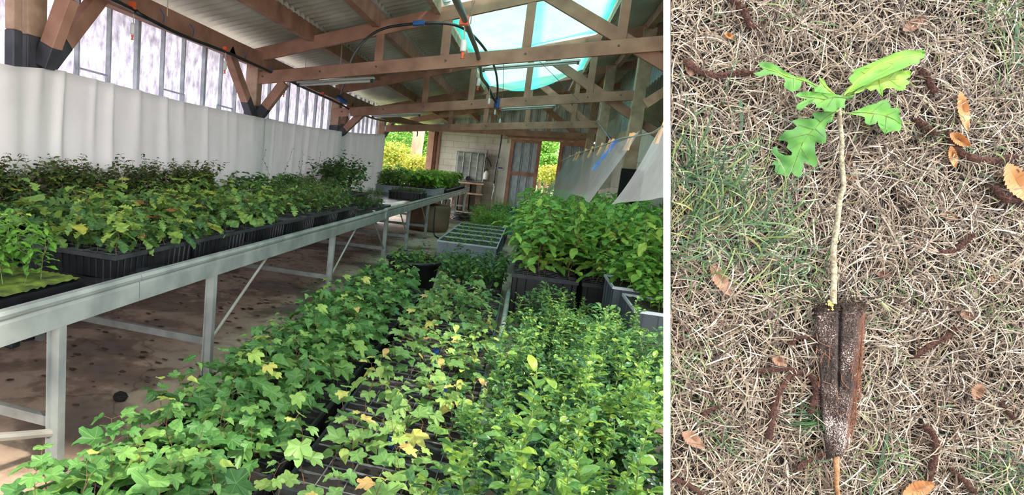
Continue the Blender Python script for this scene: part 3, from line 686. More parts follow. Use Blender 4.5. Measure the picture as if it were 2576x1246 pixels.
# oaks on the bench
K_OAK = [kind('oak_seedling', 'seedling', 6, L_OAK, STEMR, h=.15, nodes=5, shape=OAKL, size=.135, per=2, petiole=.06, tint=(.1, .6), yellow=.12, first=.55, alt=2.3, bend=.04, pitch=(-.7, .4), wsc=1.25),
         kind('oak_seedling', 'seedling', 4, L_OAK, STEMR, h=.24, nodes=6, shape=OAKL, size=.125, per=2, petiole=.06, tint=(.2, .75), yellow=.15, first=.5, alt=2.3, bend=.05, pitch=(-.6, .5), wsc=1.25)]
K_SER = [kind('broadleaf_seedling', 'seedling', 4, L_MID, STEMR, h=.30, nodes=5, shape=SERR, size=.17, per=2, petiole=.1, tint=(.3, .8), yellow=.03, first=.4, pitch=(-.3, .6), wsc=1.2)]
K_FINE = [kind('fine_leaved_seedling', 'seedling', 5, L_FINE, STEMR, whole=True, h=.24, nodes=9, shape=OVAL, size=.05, per=2, petiole=.15, tint=(.1, .8), yellow=.03, first=.15, branches=4, pitch=(-.4, .5))]
K_FIN2 = [kind('fine_leaved_seedling', 'seedling', 4, L_FINE, STEMR, whole=True, h=.16, nodes=6, shape=OVAL, size=.04, per=2, petiole=.1, tint=(.2, .9), yellow=.03, first=.15, branches=3, pitch=(-.4, .5))]
K_DARK = [kind('dark_leaved_seedling', 'seedling', 6, L_DARK, STEMR, whole=True, h=.40, nodes=12, shape=OVALW, size=.052, per=2, petiole=.15, tint=(.1, .8), yellow=.05, first=.05, branches=9, pitch=(-.4, .7), bend=.05)]
K_LIND = [kind('round_leaved_seedling', 'seedling', 5, L_MID, STEMR, whole=True, h=.5, nodes=9, shape=OVALW, size=.085, per=2, petiole=.3, tint=(.1, .7), yellow=.02, first=.2, branches=2, pitch=(-.7, .8), bend=.08)]
K_LIME = [kind('lime_green_seedling', 'seedling', 5, L_LIME, STEMG, whole=True, h=.22, nodes=7, shape=OVALW, size=.075, per=2, petiole=.2, tint=(.1, .8), yellow=.02, first=.3, branches=2, pitch=(-.5, .4), bend=.04)]
K_LIM2 = [kind('lime_green_seedling', 'seedling', 4, L_FINE, STEMG, whole=True, h=.20, nodes=8, shape=OVAL, size=.055, per=2, petiole=.2, tint=(.3, 1), yellow=.02, first=.2, branches=3, pitch=(-.5, .4), bend=.04)]
zt = BZ + .075
for (x, y, r, k) in BT:
    if r == 0:
        w_ = '%s bench-edge tray' % ORD[k]
        if k < 4: fill(K_OAK, x, y, .56, .69, zt, 5, 6, w_, 'oak seedlings in the ' + w_, 'lobed oak seedling', keep=.92 if k < 3 else .8, scale=(.75, 1.15))
        else: fill(K_FINE, x, y, .56, .69, zt, 4, 5, w_, 'small-leaved seedlings in the ' + w_, 'small-leaved bushy seedling', scale=(.8, 1.2))
    else:
        w_ = '%s curtain-side tray' % ORD[k]
        if k < 4: fill(K_OAK, x + .06, y, .44, .69, zt, 4, 5, w_, 'oak seedlings in the ' + w_, 'lobed oak seedling', keep=.9, scale=(.95, 1.35))
        elif k < 6: fill(K_SER, x, y, .56, .69, zt, 3, 4, w_, 'broad-leaved seedlings in the ' + w_, 'broad-leaved tall seedling', scale=(.8, 1.1))
        elif k < 8: fill(K_FINE, x, y, .56, .69, zt, 4, 5, w_, 'small-leaved seedlings in the ' + w_, 'small-leaved bushy seedling', scale=(.9, 1.25))
        else: fill(K_LIND, x, y, .56, .69, zt, 3, 4, w_, 'round-leaved seedlings in the ' + w_, 'round-leaved upright seedling', scale=(.85, 1.1))
        if k < 4: fill(K_DARK, -2.96, y, .16, .70, zt, 2, 5, 'behind the ' + w_, 'dark-leaved seedlings at the back of the ' + w_, 'dark small-leaved seedling', scale=(.78, 1.05), jit=.2)
# near-left mossy tray with pinnate saplings
mt = thing('mossy_tray', 'low tray of bright moss at the near left end of the bench', 'seedling tray', (-2.17, 2.02, BZ - .022))
b = MB(); b.box((-.30, -.52, 0), (.30, .26, .035)); b.build('tray_wall', BLACKP, mt)
b = MB(); n = 40; rs = np.random.RandomState(9)
V = [(-.29 + .58*a/n, -.51 + .76*c_/n, .04 + .022 * math.sin(PI*a/n) * math.sin(PI*c_/n) + rs.uniform(0, .012)) for a in range(n+1) for c_ in range(n+1)]
b.add(V, [(a*(n+1)+c_, (a+1)*(n+1)+c_, (a+1)*(n+1)+c_+1, a*(n+1)+c_+1) for a in range(n) for c_ in range(n)]); b.build('moss_cushion', MOSS, mt, smooth=True)
K_PIN = kind('pinnate_sapling', 'seedling', 5, L_LIME, STEMG, h=.30, nodes=8, shape=OVAL, size=.055, per=3, petiole=.3, tint=(.0, .5), yellow=.02, first=.25, branches=2, pitch=(-.4, .3), alt=1.9, bend=.05)
fill(K_PIN, -2.17, 1.86, .50, .55, BZ + .02, 5, 6, 'mossy tray on the bench', 'bright saplings in the moss', 'small bright sapling', scale=(.7, 1.05))

# ------------------------------------------------------------------ bench, further back
TG = tray_parts(.60, .80, .15, 0, 0, ribs=5, wall=GREYP, rim=GREYP, rimh=.018, taper=.008)
for i, (x, y, lb) in enumerate(((-2.14, 13.15, 'grey plastic crate of lime green seedlings at the bench edge'), (-2.78, 13.0, 'grey plastic crate behind the edge one, under lime green seedlings'), (-2.14, 14.0, 'grey plastic crate further along the bench edge'), (-2.78, 13.85, 'grey plastic crate furthest back by the open side'))):
    put(TG, 'grey_crate', lb, 'crate', (x, y, BZ - .022), 0, 'grey crates on the bench')
    w_ = ['front grey bench crate', 'inner grey bench crate', 'second grey bench crate', 'inner far grey bench crate'][i]
    fill(K_LIME if i != 1 else K_LIM2, x, y, .56, .76, BZ + .09, 4, 5, w_, 'lime green seedlings in the ' + w_, 'lime green seedling', scale=(1.4, 1.9))
TB2 = tray_parts(.58, .36, .13, 6, 4, ribs=9)
K_TINY = [kind('tiny_seedling', 'seedling', 4, L_MID, STEMR, whole=True, h=.07, nodes=5, shape=OVAL, size=.03, per=2, petiole=.1, tint=(.1, .7), yellow=.02, first=.1, branches=2)]
K_RED = [kind('russet_shoot', 'seedling', 1, L_RED, STEMR, whole=True, h=.13, nodes=6, shape=OVAL, size=.026, per=2, petiole=.1, tint=(.1, .9), first=.3)]
put(TB2, 'bench_tray', 'short black tray with tiny plants and red shoots in front of the grey crates', 'seedling tray', (-2.16, 11.35, BZ - .022), 0)
put(TB2, 'bench_tray', 'short black tray just behind the one with red shoots', 'seedling tray', (-2.14, 11.75, BZ - .022), 0)
fill(K_TINY, -2.16, 11.35, .54, .32, BZ + .09, 6, 3, 'tray before the grey crates', 'tiny seedlings in the short black tray', 'tiny dark green seedling')
fill(K_TINY, -2.14, 11.75, .54, .32, BZ + .09, 6, 3, 'tray touching the grey crates', 'tiny seedlings in the second short black tray', 'tiny dark green seedling')
for i, x in enumerate((-2.36, -2.2, -1.98)): grow(K_RED[0], (x, 11.4, BZ + .09), 'red shoot among the tiny seedlings, %s' % ['towards the curtain', 'in the middle', 'towards the bench edge'][i], 'red shoots', RN)
TL = tray_parts(.5, 1.1, .035, 0, 0, ribs=0, wall=GREYP, rim=BLACKE, rimh=.012)
put(TL, 'shallow_tray', 'shallow tray of low pale seedlings between the black bench trays', 'seedling tray', (-2.14, 8.3, BZ - .022), 0)
fill(K_TINY, -2.14, 8.2, .42, 1.2, BZ + .01, 4, 8, 'shallow tray', 'low seedlings in the shallow tray', 'low pale seedling', scale=(1.2, 1.7))
for k in range(3):
    y = 9.55 + .5 * k
    fill(K_FIN2, -2.55, y, .3, .48, BZ - .01, 2, 3, 'low patch beyond the shallow tray, %s stretch' % ORD[k], 'low bushy seedlings beyond the shallow tray', 'low bushy seedling')
for k in range(7):
    y = 14.8 + .62 * k
    put(tray_parts(.60, .60, .10, 7, 7, ribs=6) if k == 0 else TFAR, 'bench_tray', 'shallow dark tray at the far end of the bench, %s after the grey crates' % ORD[k], 'seedling tray', (-2.12, y, BZ - .022), 0, 'dark trays at the far end of the bench') if k else None
    if k == 0: TFAR = tray_parts(.60, .60, .10, 7, 7, ribs=6); put(TFAR, 'bench_tray', 'shallow dark tray right behind the grey crates', 'seedling tray', (-2.12, y, BZ - .022), 0, 'dark trays at the far end of the bench')
    if k < 4: fill(K_LIME, -2.12, y, .56, .58, BZ + .05, 4, 4, '%s far bench tray' % ORD[k], 'lime green seedlings in the %s far bench tray' % ORD[k], 'lime green seedling', scale=(1.5, 2.0))
    else: fill(K_TINY, -2.12, y, .56, .58, BZ + .05, 5, 4, '%s far bench tray' % ORD[k], 'tiny seedlings in the %s far bench tray' % ORD[k], 'tiny dark green seedling', scale=(.8, 1.1))

# ------------------------------------------------------------------ floor: pot, grey crates, crates of big-leaved plants
pot = thing('round_pot', 'large round black pot of bushy seedlings between the floor trays and grey crates', 'plant pot', (-1.12, 6.78, 0))
b = MB(); b.lathe([(.0, 0), (.23, 0), (.285, .32), (.30, .325), (.315, .34), (.315, .365), (.295, .372), (.28, .36), (.27, .30)], k=40); b.build('pot_wall', BLACKP, pot, smooth=True)
b = MB(); b.lathe([(.275, .29), (.15, .30), (.0, .295)], k=24); b.build('soil', SOILG, pot)
K_BUSH = [kind('bushy_seedling', 'seedling', 4, L_MID, STEMR, whole=True, h=.24, nodes=7, shape=OVALW, size=.06, per=2, petiole=.2, tint=(.3, 1), yellow=.02, first=.2, branches=3)]
for i in range(14):
    a = i * 2.4; r_ = .23 * math.sqrt((i + .5) / 14); grow(K_BUSH[0], (-1.12 + r_*math.cos(a), 6.78 + r_*math.sin(a), .28), 'bushy seedling in the round black pot, %s' % ['centre', 'inner left', 'inner far side', 'inner near side', 'inner right', 'just left of centre', 'just beyond centre', 'mid right towards camera', 'mid right', 'far left of the rim', 'near rim', 'far right rim', 'left rim', 'near left rim'][i], 'seedlings in the round black pot', RN, (.6, 1.0))
for i in range(2): grow(K_RED[0], (-1.0 + .1*i, 6.85 - .05*i, .32), ['tall russet shoot in the round black pot', 'shorter russet shoot beside the tall one in the pot'][i], 'russet shoots in the round pot', RN, (1.6 - .4*i, 1.7 - .4*i))
K_DOG = [kind('dark_glossy_seedling', 'seedling', 5, L_MID, STEMR, h=.42, nodes=7, shape=OVALW, size=.095, per=2, petiole=.15, tint=(.25, .85), yellow=.02, first=.2, branches=2, pitch=(-.7, .3), bend=.06)]
for k in range(2):
    put(TA, 'seedling_tray', ['black floor tray of dark glossy seedlings just behind the middle row', 'black floor tray of dark glossy seedlings next to the grey crate'][k], 'seedling tray', (-.45, 6.75 + .62*k, 0), 0, 'trays of dark glossy seedlings')
    fill(K_DOG, -.47, 6.75 + .62*k, .66, .54, .165, 5, 4, ['nearer dark glossy tray', 'further dark glossy tray'][k], 'dark glossy seedlings on the floor', 'dark glossy seedling', scale=(.5, .85))
for k, (x, y, lb) in enumerate(((-.36, 4.55, 'dark blue plant tag standing in the middle-row trays, farther one'), (-.44, 3.75, 'dark blue plant tag standing in the middle-row trays, nearer one'), (-.30, 3.2, 'dark blue plant tag by the pipe side of the middle row'), (-1.02, 5.0, 'dark blue plant tag among the bench-side maples'), (-.45, 2.55, 'small dark blue tag low in the front of the middle row'))):
    q = MB(); q.box((x, y, .17), (x + .035, y + .003, .31)); tag(q.build('plant_tag', BLUEP), lb, 'plant tag', 'blue plant tags')
# grey crates in a row
TGR = tray_parts(.80, .60, .40, 0, 0, ribs=3, wall=GREYP, rim=GREYL, rimh=.02, soil=SOILG)
K_SPR = [kind('sprout', 'seedling', 4, L_LIME, STEMG, whole=True, h=.09, nodes=4, shape=OVAL, size=.026, per=2, petiole=.2, tint=(.4, 1), first=.3)]
for k in range(5):
    nm = ['front', 'second', 'third', 'fourth', 'last'][k]
    put(TGR, 'grey_crate', 'tall grey crate with pale rim and green sprouts, %s of the floor row' % nm, 'crate', (-.70 , 8.75 + .62*k, 0), 0, 'grey crates on the floor')
    fill(K_SPR, -.70, 8.75 + .62*k, .7, .5, .37, 6, 4, nm + ' floor crate', 'sprouts in the %s grey floor crate' % nm, 'small green sprout', keep=.8, scale=(.7, 1.3))
# fine bright plants and net-covered crates beyond
K_WISP = [kind('wispy_seedling', 'seedling', 5, L_LIME, STEMG, whole=True, h=.45, nodes=12, shape=LANCE, size=.07, per=2, petiole=.05, tint=(.2, 1), first=.15, branches=3, pitch=(.1, .9), bend=.06)]
for k in range(3):
    y = 12.1 + .62*k; put(TA, 'seedling_tray', 'black floor tray of wispy bright plants beyond the grey crates, %s' % ORD[k], 'seedling tray', (-.6, y, 0), 0, 'trays of wispy plants')
    fill(K_WISP, -.62, y, .72, .54, .165, 6, 4, 'wispy tray, %s' % ORD[k], 'wispy bright plants on the floor', 'wispy bright plant', scale=(.7, 1.25))
TEAL = mat('teal_crate_plastic', (40, 130, 130), (70, 160, 156), 5, rough=.5)
TT = tray_parts(.6, .5, .50, 0, 0, ribs=8, wall=TEAL, rim=mat('dark_teal', (20, 80, 96), rough=.5), soil=SOILG)
for k in range(3):
    y = 14.4 + 1.0*k; put(TT, 'net_crate', ['teal mesh crate nearest behind the wispy plants', 'teal mesh crate in the middle by the right wall', 'teal mesh crate furthest towards the pale pillar'][k], 'crate', (-.52, y, 0), 0, 'teal mesh crates')
    fill(K_WISP, -.54, y, .5, .4, .48, 4, 3, ['nearest', 'middle', 'furthest'][k] + ' teal crate', 'plants in the teal crates', 'low bright plant', scale=(.35, .55))
for k, (px, py) in enumerate(((1236, 500), (1226, 515), (1243, 480))):
    p = W(px, py, 1, 14 + k); m = MB(); m.bar((p.x, p.y, 0), (p.x + .02, p.y, p.z), .03, .03); tag(m.build('wooden_stake', WOODL), ['pale stake left of the teal crates', 'second pale stake beside the teal crates', 'pale stake under the hanging hose end'][k], 'stake', 'pale stakes')
p = W(1190, 545, 1, 11.6); m = MB(); m.bar((p.x, p.y, 0.0), (p.x - .03, p.y, .20), .05, .02); tag(m.build('wooden_stake', WOODL), 'short broken stake on the floor by the wispy plants', 'stake')
# tall black crates with big serrated plants
TCH = tray_parts(.60, .60, .45, 6, 6, ribs=7, rimh=.035)
K_CHE = [kind('serrated_leaf_plant', 'plant', 7, L_CHEST, STEMR, h=.68, nodes=9, shape=SERR, size=.20, per=2, petiole=.12, r=.004, tint=(.3, .9), yellow=.04, first=.2, branches=1, pitch=(-.6, .3), bend=.12, alt=1.9, wsc=1.1, shrink=.6, droop=(.1, .35))]
cn = 0
for r, x in enumerate((.26, .90, 1.40)):
    for k in range(7):
        y = 6.45 + .64*k
        rw = ['left line', 'middle line', 'wall line'][r]
        put(TCH, 'tall_crate', 'tall ribbed black crate of serrated-leaf plants, %s in the %s' % (ORD[k], rw), 'crate', (x, y, 0), 0, 'tall black crates of serrated-leaf plants')
        fill(K_CHE, x, y, .60, .62, .41, 3, 3, '%s crate of the %s' % (ORD[k], rw), 'serrated-leaf plants in the %s crate of the %s' % (ORD[k], rw), 'serrated-leaf plant', keep=.95 if k < 3 else .8, scale=(.85, 1.2), jit=.25)
# white pipe in front of them
m = thing('white_pipe_frame', 'weathered white pipe running along the floor row with elbow joints', 'pipe', (0,0,0))
PVC = mat('weathered_white_pipe', (150, 152, 146), (196, 197, 190), 8, rough=.5)
q = MB(); q.tube([(-.055, 1.0, .20), (-.055, 3.35, .20)], .021, 12); q.build('long_pipe', PVC, m, smooth=True)
q = MB(); q.tube([(-.055, 3.55, .21), (-.055, 6.3, .24)], .021, 12); q.build('long_pipe', PVC, m, smooth=True)
q = MB(); q.tube(smooth_pts([(-.055, 3.30, .20), (-.055, 3.42, .20), (.0, 3.46, .20), (.12, 3.46, .20)]), .026, 12); q.build('elbow_joint', mat('grey_joint', (120, 124, 126), (146, 150, 150), 8, rough=.5), m, smooth=True)
for y in (1.4, 3.4, 5.0, 6.3):
    q = MB(); q.tube([(-.055, y, 0), (-.055, y, .20)], .018, 10); q.build('pipe_leg', PVC, m, smooth=True)
# box shrubs
def shrub(i, h, rad, nshoot, size, mats, seed, nodes=16, base=.3):
    R = random.Random(seed); s = MB(); f = MB(); g = MB()
    for k in range(nshoot):
        a = R.uniform(0, 6.28); rr = rad * math.sqrt(R.random()); top = Vector((rr*math.cos(a), rr*math.sin(a), h * R.uniform(.55, 1.0) * (1 - .35 * rr / rad)))
        p0 = Vector((rr*.25*math.cos(a), rr*.25*math.sin(a), base * R.uniform(.6, 1)))
        ctrl = [p0.lerp(top, t) + Vector((R.uniform(-1,1), R.uniform(-1,1), 0)) * .02 * (t < 1) + Vector((math.cos(a), math.sin(a), 0)) * rr * .35 * math.sin(PI*t) for t in (0, .2, .4, .6, .8, 1)]
        s.tube(ctrl, [.004, .0035, .003, .0025, .002, .0014], 5, caps=False); L = (top - p0).length; nn = int(L / .019); a0 = R.uniform(0, 6.28)
        for n_ in range(nn):
            t = .12 + .88 * n_ / nn; kk = t * 5; j = min(int(kk), 4); p = ctrl[j].lerp(ctrl[j+1], kk - j); a0 += PI/2 + R.uniform(-.2, .2)
            for q in range(2):
                aa = a0 + PI*q + R.uniform(-.3, .3); new = t > .62; e = R.uniform(.2, 1.0) if new else R.uniform(-.4, .6)
                put_leaf(f if new else g, R.choice([OVAL, OVALW]), p, aa, e, R.uniform(-.5, .5), size * R.uniform(.65, 1.1) * (.75 + .4 * (1 - t)) * (1 if n_ < nn - 2 else .6), R.uniform(.2, .9) * (.55 + .45 * t), R.uniform(0, .35), R.uniform(.2, .5))
                if R.random() < .35:
                    for w_ in range(3):
                        put_leaf(f if new else g, OVAL, p + Vector((math.cos(aa), math.sin(aa), .5)) * size * R.uniform(.4, 1.2), aa + R.uniform(-1.5, 1.5), R.uniform(-.2, .9), R.uniform(-.5, .5), size * R.uniform(.5, .9), R.uniform(.1, .8), .2, .3)
    return [('young_foliage', f.mesh('young_foliage', L_BOX)), ('old_foliage', g.mesh('old_foliage', L_BOXD)), ('branches', s.mesh('branches', STEMG))]
potm = MB(); potm.lathe([(0, 0), (.115, 0), (.145, .27), (.155, .275), (.155, .30), (.14, .30), (.135, .26), (.0, .255)], k=28); POTP = ('pot', potm.mesh('pot', BLACKE, True))
SH = [shrub(i, *a) for i, a in enumerate(((1.0, .27, 26, .055, None, 1), (.9, .34, 30, .046, None, 2), (.88, .26, 30, .046, None, 3), (1.12, .28, 26, .05, None, 4)))]
for (x, y, v, sc, lb) in ((.12, 1.62, 0, 1.06, 'big box shrub nearest the camera with yellow-green tips'), (.46, 1.72, 3, 1.0, 'box shrub at the near right beside the nearest one'), (.22, 2.22, 1, .98, 'broad box shrub right behind the nearest one'), (.42, 2.62, 3, 1.0, 'tall potted box shrub behind the broad one'), (.80, 2.45, 1, 1.0, 'wide potted box shrub at the right foreground'), (.16, 2.85, 2, 1.05, 'box shrub close to the white pipe elbow'), (.56, 3.2, 2, 1.2, 'box shrub in the middle of the group with long shoots'),
                         (.92, 3.15, 1, .9, 'box shrub in the middle of the right side'), (1.3, 3.3, 0, .85, 'box shrub far to the right in the group'), (.20, 3.5, 2, 1.0, 'box shrub by the pipe further back'), (.62, 3.9, 3, .85, 'slim box shrub in front of the tall black crates'), (1.0, 4.0, 2, .72, 'box shrub in front of the translucent crates'), (.24, 4.25, 2, .95, 'box shrub beside the far pipe'), (.30, 5.0, 2, .9, 'low box shrub nearest to the tall black crates'), (.68, 4.9, 2, .7, 'low box shrub beside the translucent crates')):
    put(SH[v] + [POTP], 'box_shrub', lb, 'shrub', (x, y, 0), RN.uniform(0, 6), 'potted box shrubs', sc)
TGL = tray_parts(.42, .60, .50, 0, 0, ribs=4, wall=glassy('translucent_grey_plastic', (150, 162, 172), .25, .3, gloss=.08), rim=GREYL, rimh=.022, soil=SOILG)
put(TGL, 'translucent_crate', 'translucent grey crate with a pale rim behind the box shrubs', 'crate', (.95, 5.55, .10), 0, 'translucent crates among the shrubs')
put(TGL, 'translucent_crate', 'nearer translucent grey crate with a pale rim and vertical ribs', 'crate', (1.02, 4.92, .06), 0, 'translucent crates among the shrubs')
fill(K_LIME[0], .95, 5.55, .34, .5, .56, 3, 4, 'far translucent crate', 'seedlings in the translucent crate', 'light green seedling', scale=(.9, 1.4))
fill(K_LIME[0], 1.02, 4.92, .34, .5, .52, 2, 3, 'near translucent crate', 'seedlings in the near translucent crate', 'light green seedling', scale=(.9, 1.3))

for k, (x, y) in enumerate(((1.32, 5.75), (1.42, 5.1), (.93, 6.02))):
    if k < 2: put(TCH, 'tall_crate', ['tall black crate of serrated-leaf plants right of the translucent crates', 'tall black crate of serrated-leaf plants nearest at the right edge'][k], 'crate', (x + .06, y, 0), 0, 'tall black crates of serrated-leaf plants', .98)
    fill(K_CHE, x, y, .5, .5 if k < 2 else .1, .41 if k < 2 else .5, 3, 3 if k < 2 else 1, ['crate right of the translucent ones', 'rightmost near crate', 'gap behind the translucent crates'][k], 'serrated-leaf plants near the translucent crates', 'serrated-leaf plant', scale=(.95, 1.2) if k < 2 else (.6, .8), jit=.2)
K_THIN = [kind('thin_sapling', 'seedling', 3, L_FINE, STEMR, whole=True, h=.5, nodes=11, shape=OVAL, size=.03, per=1, petiole=.1, tint=(.1, .7), first=.35, bend=.1, alt=2.4)]
for k, (px, py, y) in enumerate(((672, 440, 6.3), (705, 440, 6.6), (742, 438, 7.0), (765, 436, 7.3), (786, 434, 7.6))):
    p = W(px, py, 1, y); grow(K_THIN[0], (max(-3.02, p.x), p.y, BZ + .1), 'thin wispy sapling rising against the white curtain, %s' % ['leftmost', 'second from the left', 'middle one', 'second from the right', 'rightmost'][k], 'thin saplings by the curtain', RN, (.9, 1.2))

# ------------------------------------------------------------------ far end things
t = thing('liquid_tank', 'white caged liquid tank standing on pallets against the block wall', 'tank', (0,0,0))
x0, x1, z0, z1, Yt = -2.28, -1.40, .98, 1.87, 19.9
TANK = glassy('milky_tank_plastic', (196, 198, 194), .10, .35, (1, 1, 1), (120, 122, 122), gloss=.1)
q = MB(); q.box((x0 + .03, Yt + .03, z0 + .02), (x1 - .03, YB - .08, z1 - .02)); q.build('tank_body', mat('milky_tank', (92, 95, 92), (158, 158, 150), 1.6, (1, 1, 3), .5), t, bevel=.03)
q = MB()
for k in range(5): xx = x0 + (x1 - x0) * k / 4; q.tube([(xx, Yt, z0), (xx, Yt, z1)], .014, 8)
for zz in (z0, z1): q.tube([(x0, Yt, zz), (x1, Yt, zz), (x1, YB - .06, zz), (x0, YB - .06, zz), (x0, Yt, zz)], .014, 8)
q.build('steel_cage', ALU, t)
q = MB(); q.tube([(-1.85, Yt - .02, 1.06), (-1.85, Yt - .12, 1.04)], .07, 12); q.build('outlet_valve', BLACKP, t)
t = thing('pallet_stack', 'wooden pallets on blocks carrying the caged tank', 'pallet', (0,0,0))
for zz in (.93, .60):
    for k in range(3):
        q = MB(); q.box((x0 - .05, Yt - .05 + .22*k, zz - .05), (x1 + .05, Yt + .06 + .22*k, zz)); q.build('deck_board', WOODL, t)
for xx in (x0, (x0 + x1)/2 - .08, x1 - .16):
    q = MB(); q.box((xx, Yt, 0.0), (xx + .16, YB - .1, .88)); q.build('support_block', mat('dark_timber', (84, 70, 60), (120, 104, 90), 6, rough=.9), t)
t = thing('spray_bottle', 'white spray bottle hanging beside the caged tank', 'bottle', (0,0,0))
p = W(1222, 442, 1, 19.8); q = MB(); q.lathe([(0, -.12), (.07, -.12), (.075, -.09), (.075, .06), (.04, .11), (.025, .16), (0, .16)], c=tuple(p), k=16); q.build('bottle_body', WHITEP, t, smooth=True)
q = MB(); q.box((p.x - .03, p.y - .03, p.z + .15), (p.x + .05, p.y + .03, p.z + .22)); q.build('bottle_trigger', BLACKP, t)
t = thing('spray_lance', 'black spray lance and hose hanging above the white bottle', 'hose', (0,0,0))
q = MB(); q.tube([W(1227, 378, 1, 19.8), W(1225, 400, 1, 19.8), W(1222, 430, 1, 19.8)], .018, 8); q.build('hose', HOSE, t); q = MB(); q.tube([W(1224, 396, 1, 19.75), W(1230, 405, 1, 19.75), W(1235, 420, 1, 19.75)], .035, 8); q.build('lance_grip', BLACKP, t)
# pillar gear
YP = YB - .075
t = thing('junction_box', 'white junction box on top of the pale pillar', 'electrical box', (0,0,0))
a = W(1263, 342, 1, YP); c_ = W(1276, 361, 1, YP); q = MB(); q.box((a.x, YP - .08, c_.z), (c_.x, YP, a.z)); q.build('box_body', WHITEP, t, bevel=.01); q = MB(); q.tube([((a.x+c_.x)/2, YP - .09, a.z - .07), ((a.x+c_.x)/2, YP - .08, a.z - .07)], .02, 10); q.build('indicator', PAINT, t)
a = W(1253, 398, 1, YP); c_ = W(1267, 411, 1, YP); q = MB(); q.poly([(a.x, YP - .01, a.z - .0), (c_.x - .02, YP - .01, a.z + .02), (c_.x, YP - .01, c_.z + .03), (a.x + .01, YP - .01, c_.z)], .004, (0,-1,0)); tag(q.build('paper_note', WHITEP), 'white paper note pinned to the pale pillar', 'paper')
a = W(1253, 419, 1, YP); c_ = W(1264, 430, 1, YP); t = thing('thermostat', 'small white and blue thermostat on the pale pillar', 'thermostat', (0,0,0))
q = MB(); q.box((a.x, YP - .05, c_.z), (c_.x, YP, a.z)); q.build('thermostat_body', WHITEP, t, bevel=.008); q = MB(); q.box((a.x + .01, YP - .056, (a.z + c_.z)/2), (c_.x - .01, YP - .05, a.z - .02)); q.build('blue_display', BLUEP, t)
# under the bench far away
t = thing('round_tub', 'brown round tub under the far part of the bench', 'tub', (-1.98, 13.2, 0)); q = MB(); q.lathe([(0, .0), (.42, 0), (.46, .08), (.47, .52), (.45, .56), (.42, .55), (.40, .45), (0, .45)], k=36); q.build('tub_wall', mat('brown_tub', (108, 84, 66), (140, 114, 92), 3, rough=.7), t, smooth=True)
for k, x in enumerate((-2.15, -1.98)):
    q = MB(); q.box((x, 15.0 + .5*k, 0), (x + .12, 15.5 + .5*k, .55)); tag(q.build('pale_board', WOODL, bevel=.01), ['pale board standing under the bench behind the tub', 'second pale board standing under the bench'][k], 'board', 'boards under the bench')
q = MB()
for k in range(5):
    q.tube([(-1.55 + (.30 - .02*k)*math.cos(u*.35), 16.6 + (.36 - .02*k)*math.sin(u*.35), .03 + .035*k + .01*math.sin(u)) for u in range(19)], .016, 6)
tag(q.build('hose_coil', HOSE, smooth=True), 'black hose lying in a coil at the foot of the far bench legs', 'hose')
q = MB(); q.tube(smooth_pts([(-1.68, 12.0, .62), (-1.66, 11.9, .3), (-1.62, 11.85, .08), (-1.52, 11.8, .02)]), .016, 8); tag(q.build('short_hose', HOSE, smooth=True), 'short black hose hanging down a bench leg to the floor', 'hose')
q = MB(); q.lathe([(0, -.02), (.03, -.018), (.042, 0), (.034, .02), (.012, .032), (0, .034)], c=tuple(W(303, 1000, 2, .018)), k=9); tag(q.build('soil_clod', SOIL, smooth=False), 'dark clod of soil lying on the concrete floor', 'clod')
rs = random.Random(4); q = MB()
for k in range(420):
    px = rs.uniform(150, 980); x = rs.uniform(-3.0, -1.9); y = rs.uniform(2.2, 12); 
    if rs.random() < .25: x = rs.uniform(-1.72, -1.45)
    s_ = rs.uniform(.01, .035); a = rs.uniform(0, 6.28)
    q.add([(x + s_*math.cos(a + u), y + s_*.6*math.sin(a + u), .004 + rs.uniform(0, .008)) for u in (0, 1.2, 2.6, 3.7, 5.1)], [(0,1,2,3,4)])
tag(q.build('leaf_litter', mat('litter', (60, 44, 36), (96, 72, 56), 9, rough=.9)), 'dark leaf litter scattered on the concrete under the bench', 'litter', kind='stuff')

# ------------------------------------------------------------------ hoses and sprinklers
q = thing('irrigation_pipe', 'long black irrigation pipe clipped along the left wall plate', 'pipe', (0,0,0))
pts = [W(px, py, 0, XL + .20) for px, py in ((285, 0), (340, 30), (450, 86), (565, 130), (640, 163), (712, 196), (780, 228), (843, 256))] + [W(px, py, 0, XL + .22) for px, py in ((890, 280), (935, 297), (975, 306), (1020, 311))] + [W(1042, 316, 0, XL + .26), W(1050, 330, 0, XL + .28), W(1049, 343, 0, XL + .28)]
m = MB(); m.tube(smooth_pts([Vector((XL+.20, .8, 2.55))] + pts, 3), .017, 8); m.build('pipe_run', HOSE, q, smooth=True)
for px, py in ((333, 14), (567, 125), (720, 199), (812, 237)):
    p = W(px, py, 0, XL + .195); m = MB(); m.box((p.x - .02, p.y - .018, p.z - .028), (p.x + .02, p.y + .018, p.z + .028)); m.build('orange_clip', REDP, q)
for px, py in ((405, 40), (480, 76), (612, 140), (680, 180)):
    p = W(px, py, 0, XL + .195); m = MB(); m.tube([p + Vector((0,-.02,.05)), p + Vector((.03,0,0)), p + Vector((0,.04,-.045))], .005, 5); m.build('blue_tie', BLUEP, q)
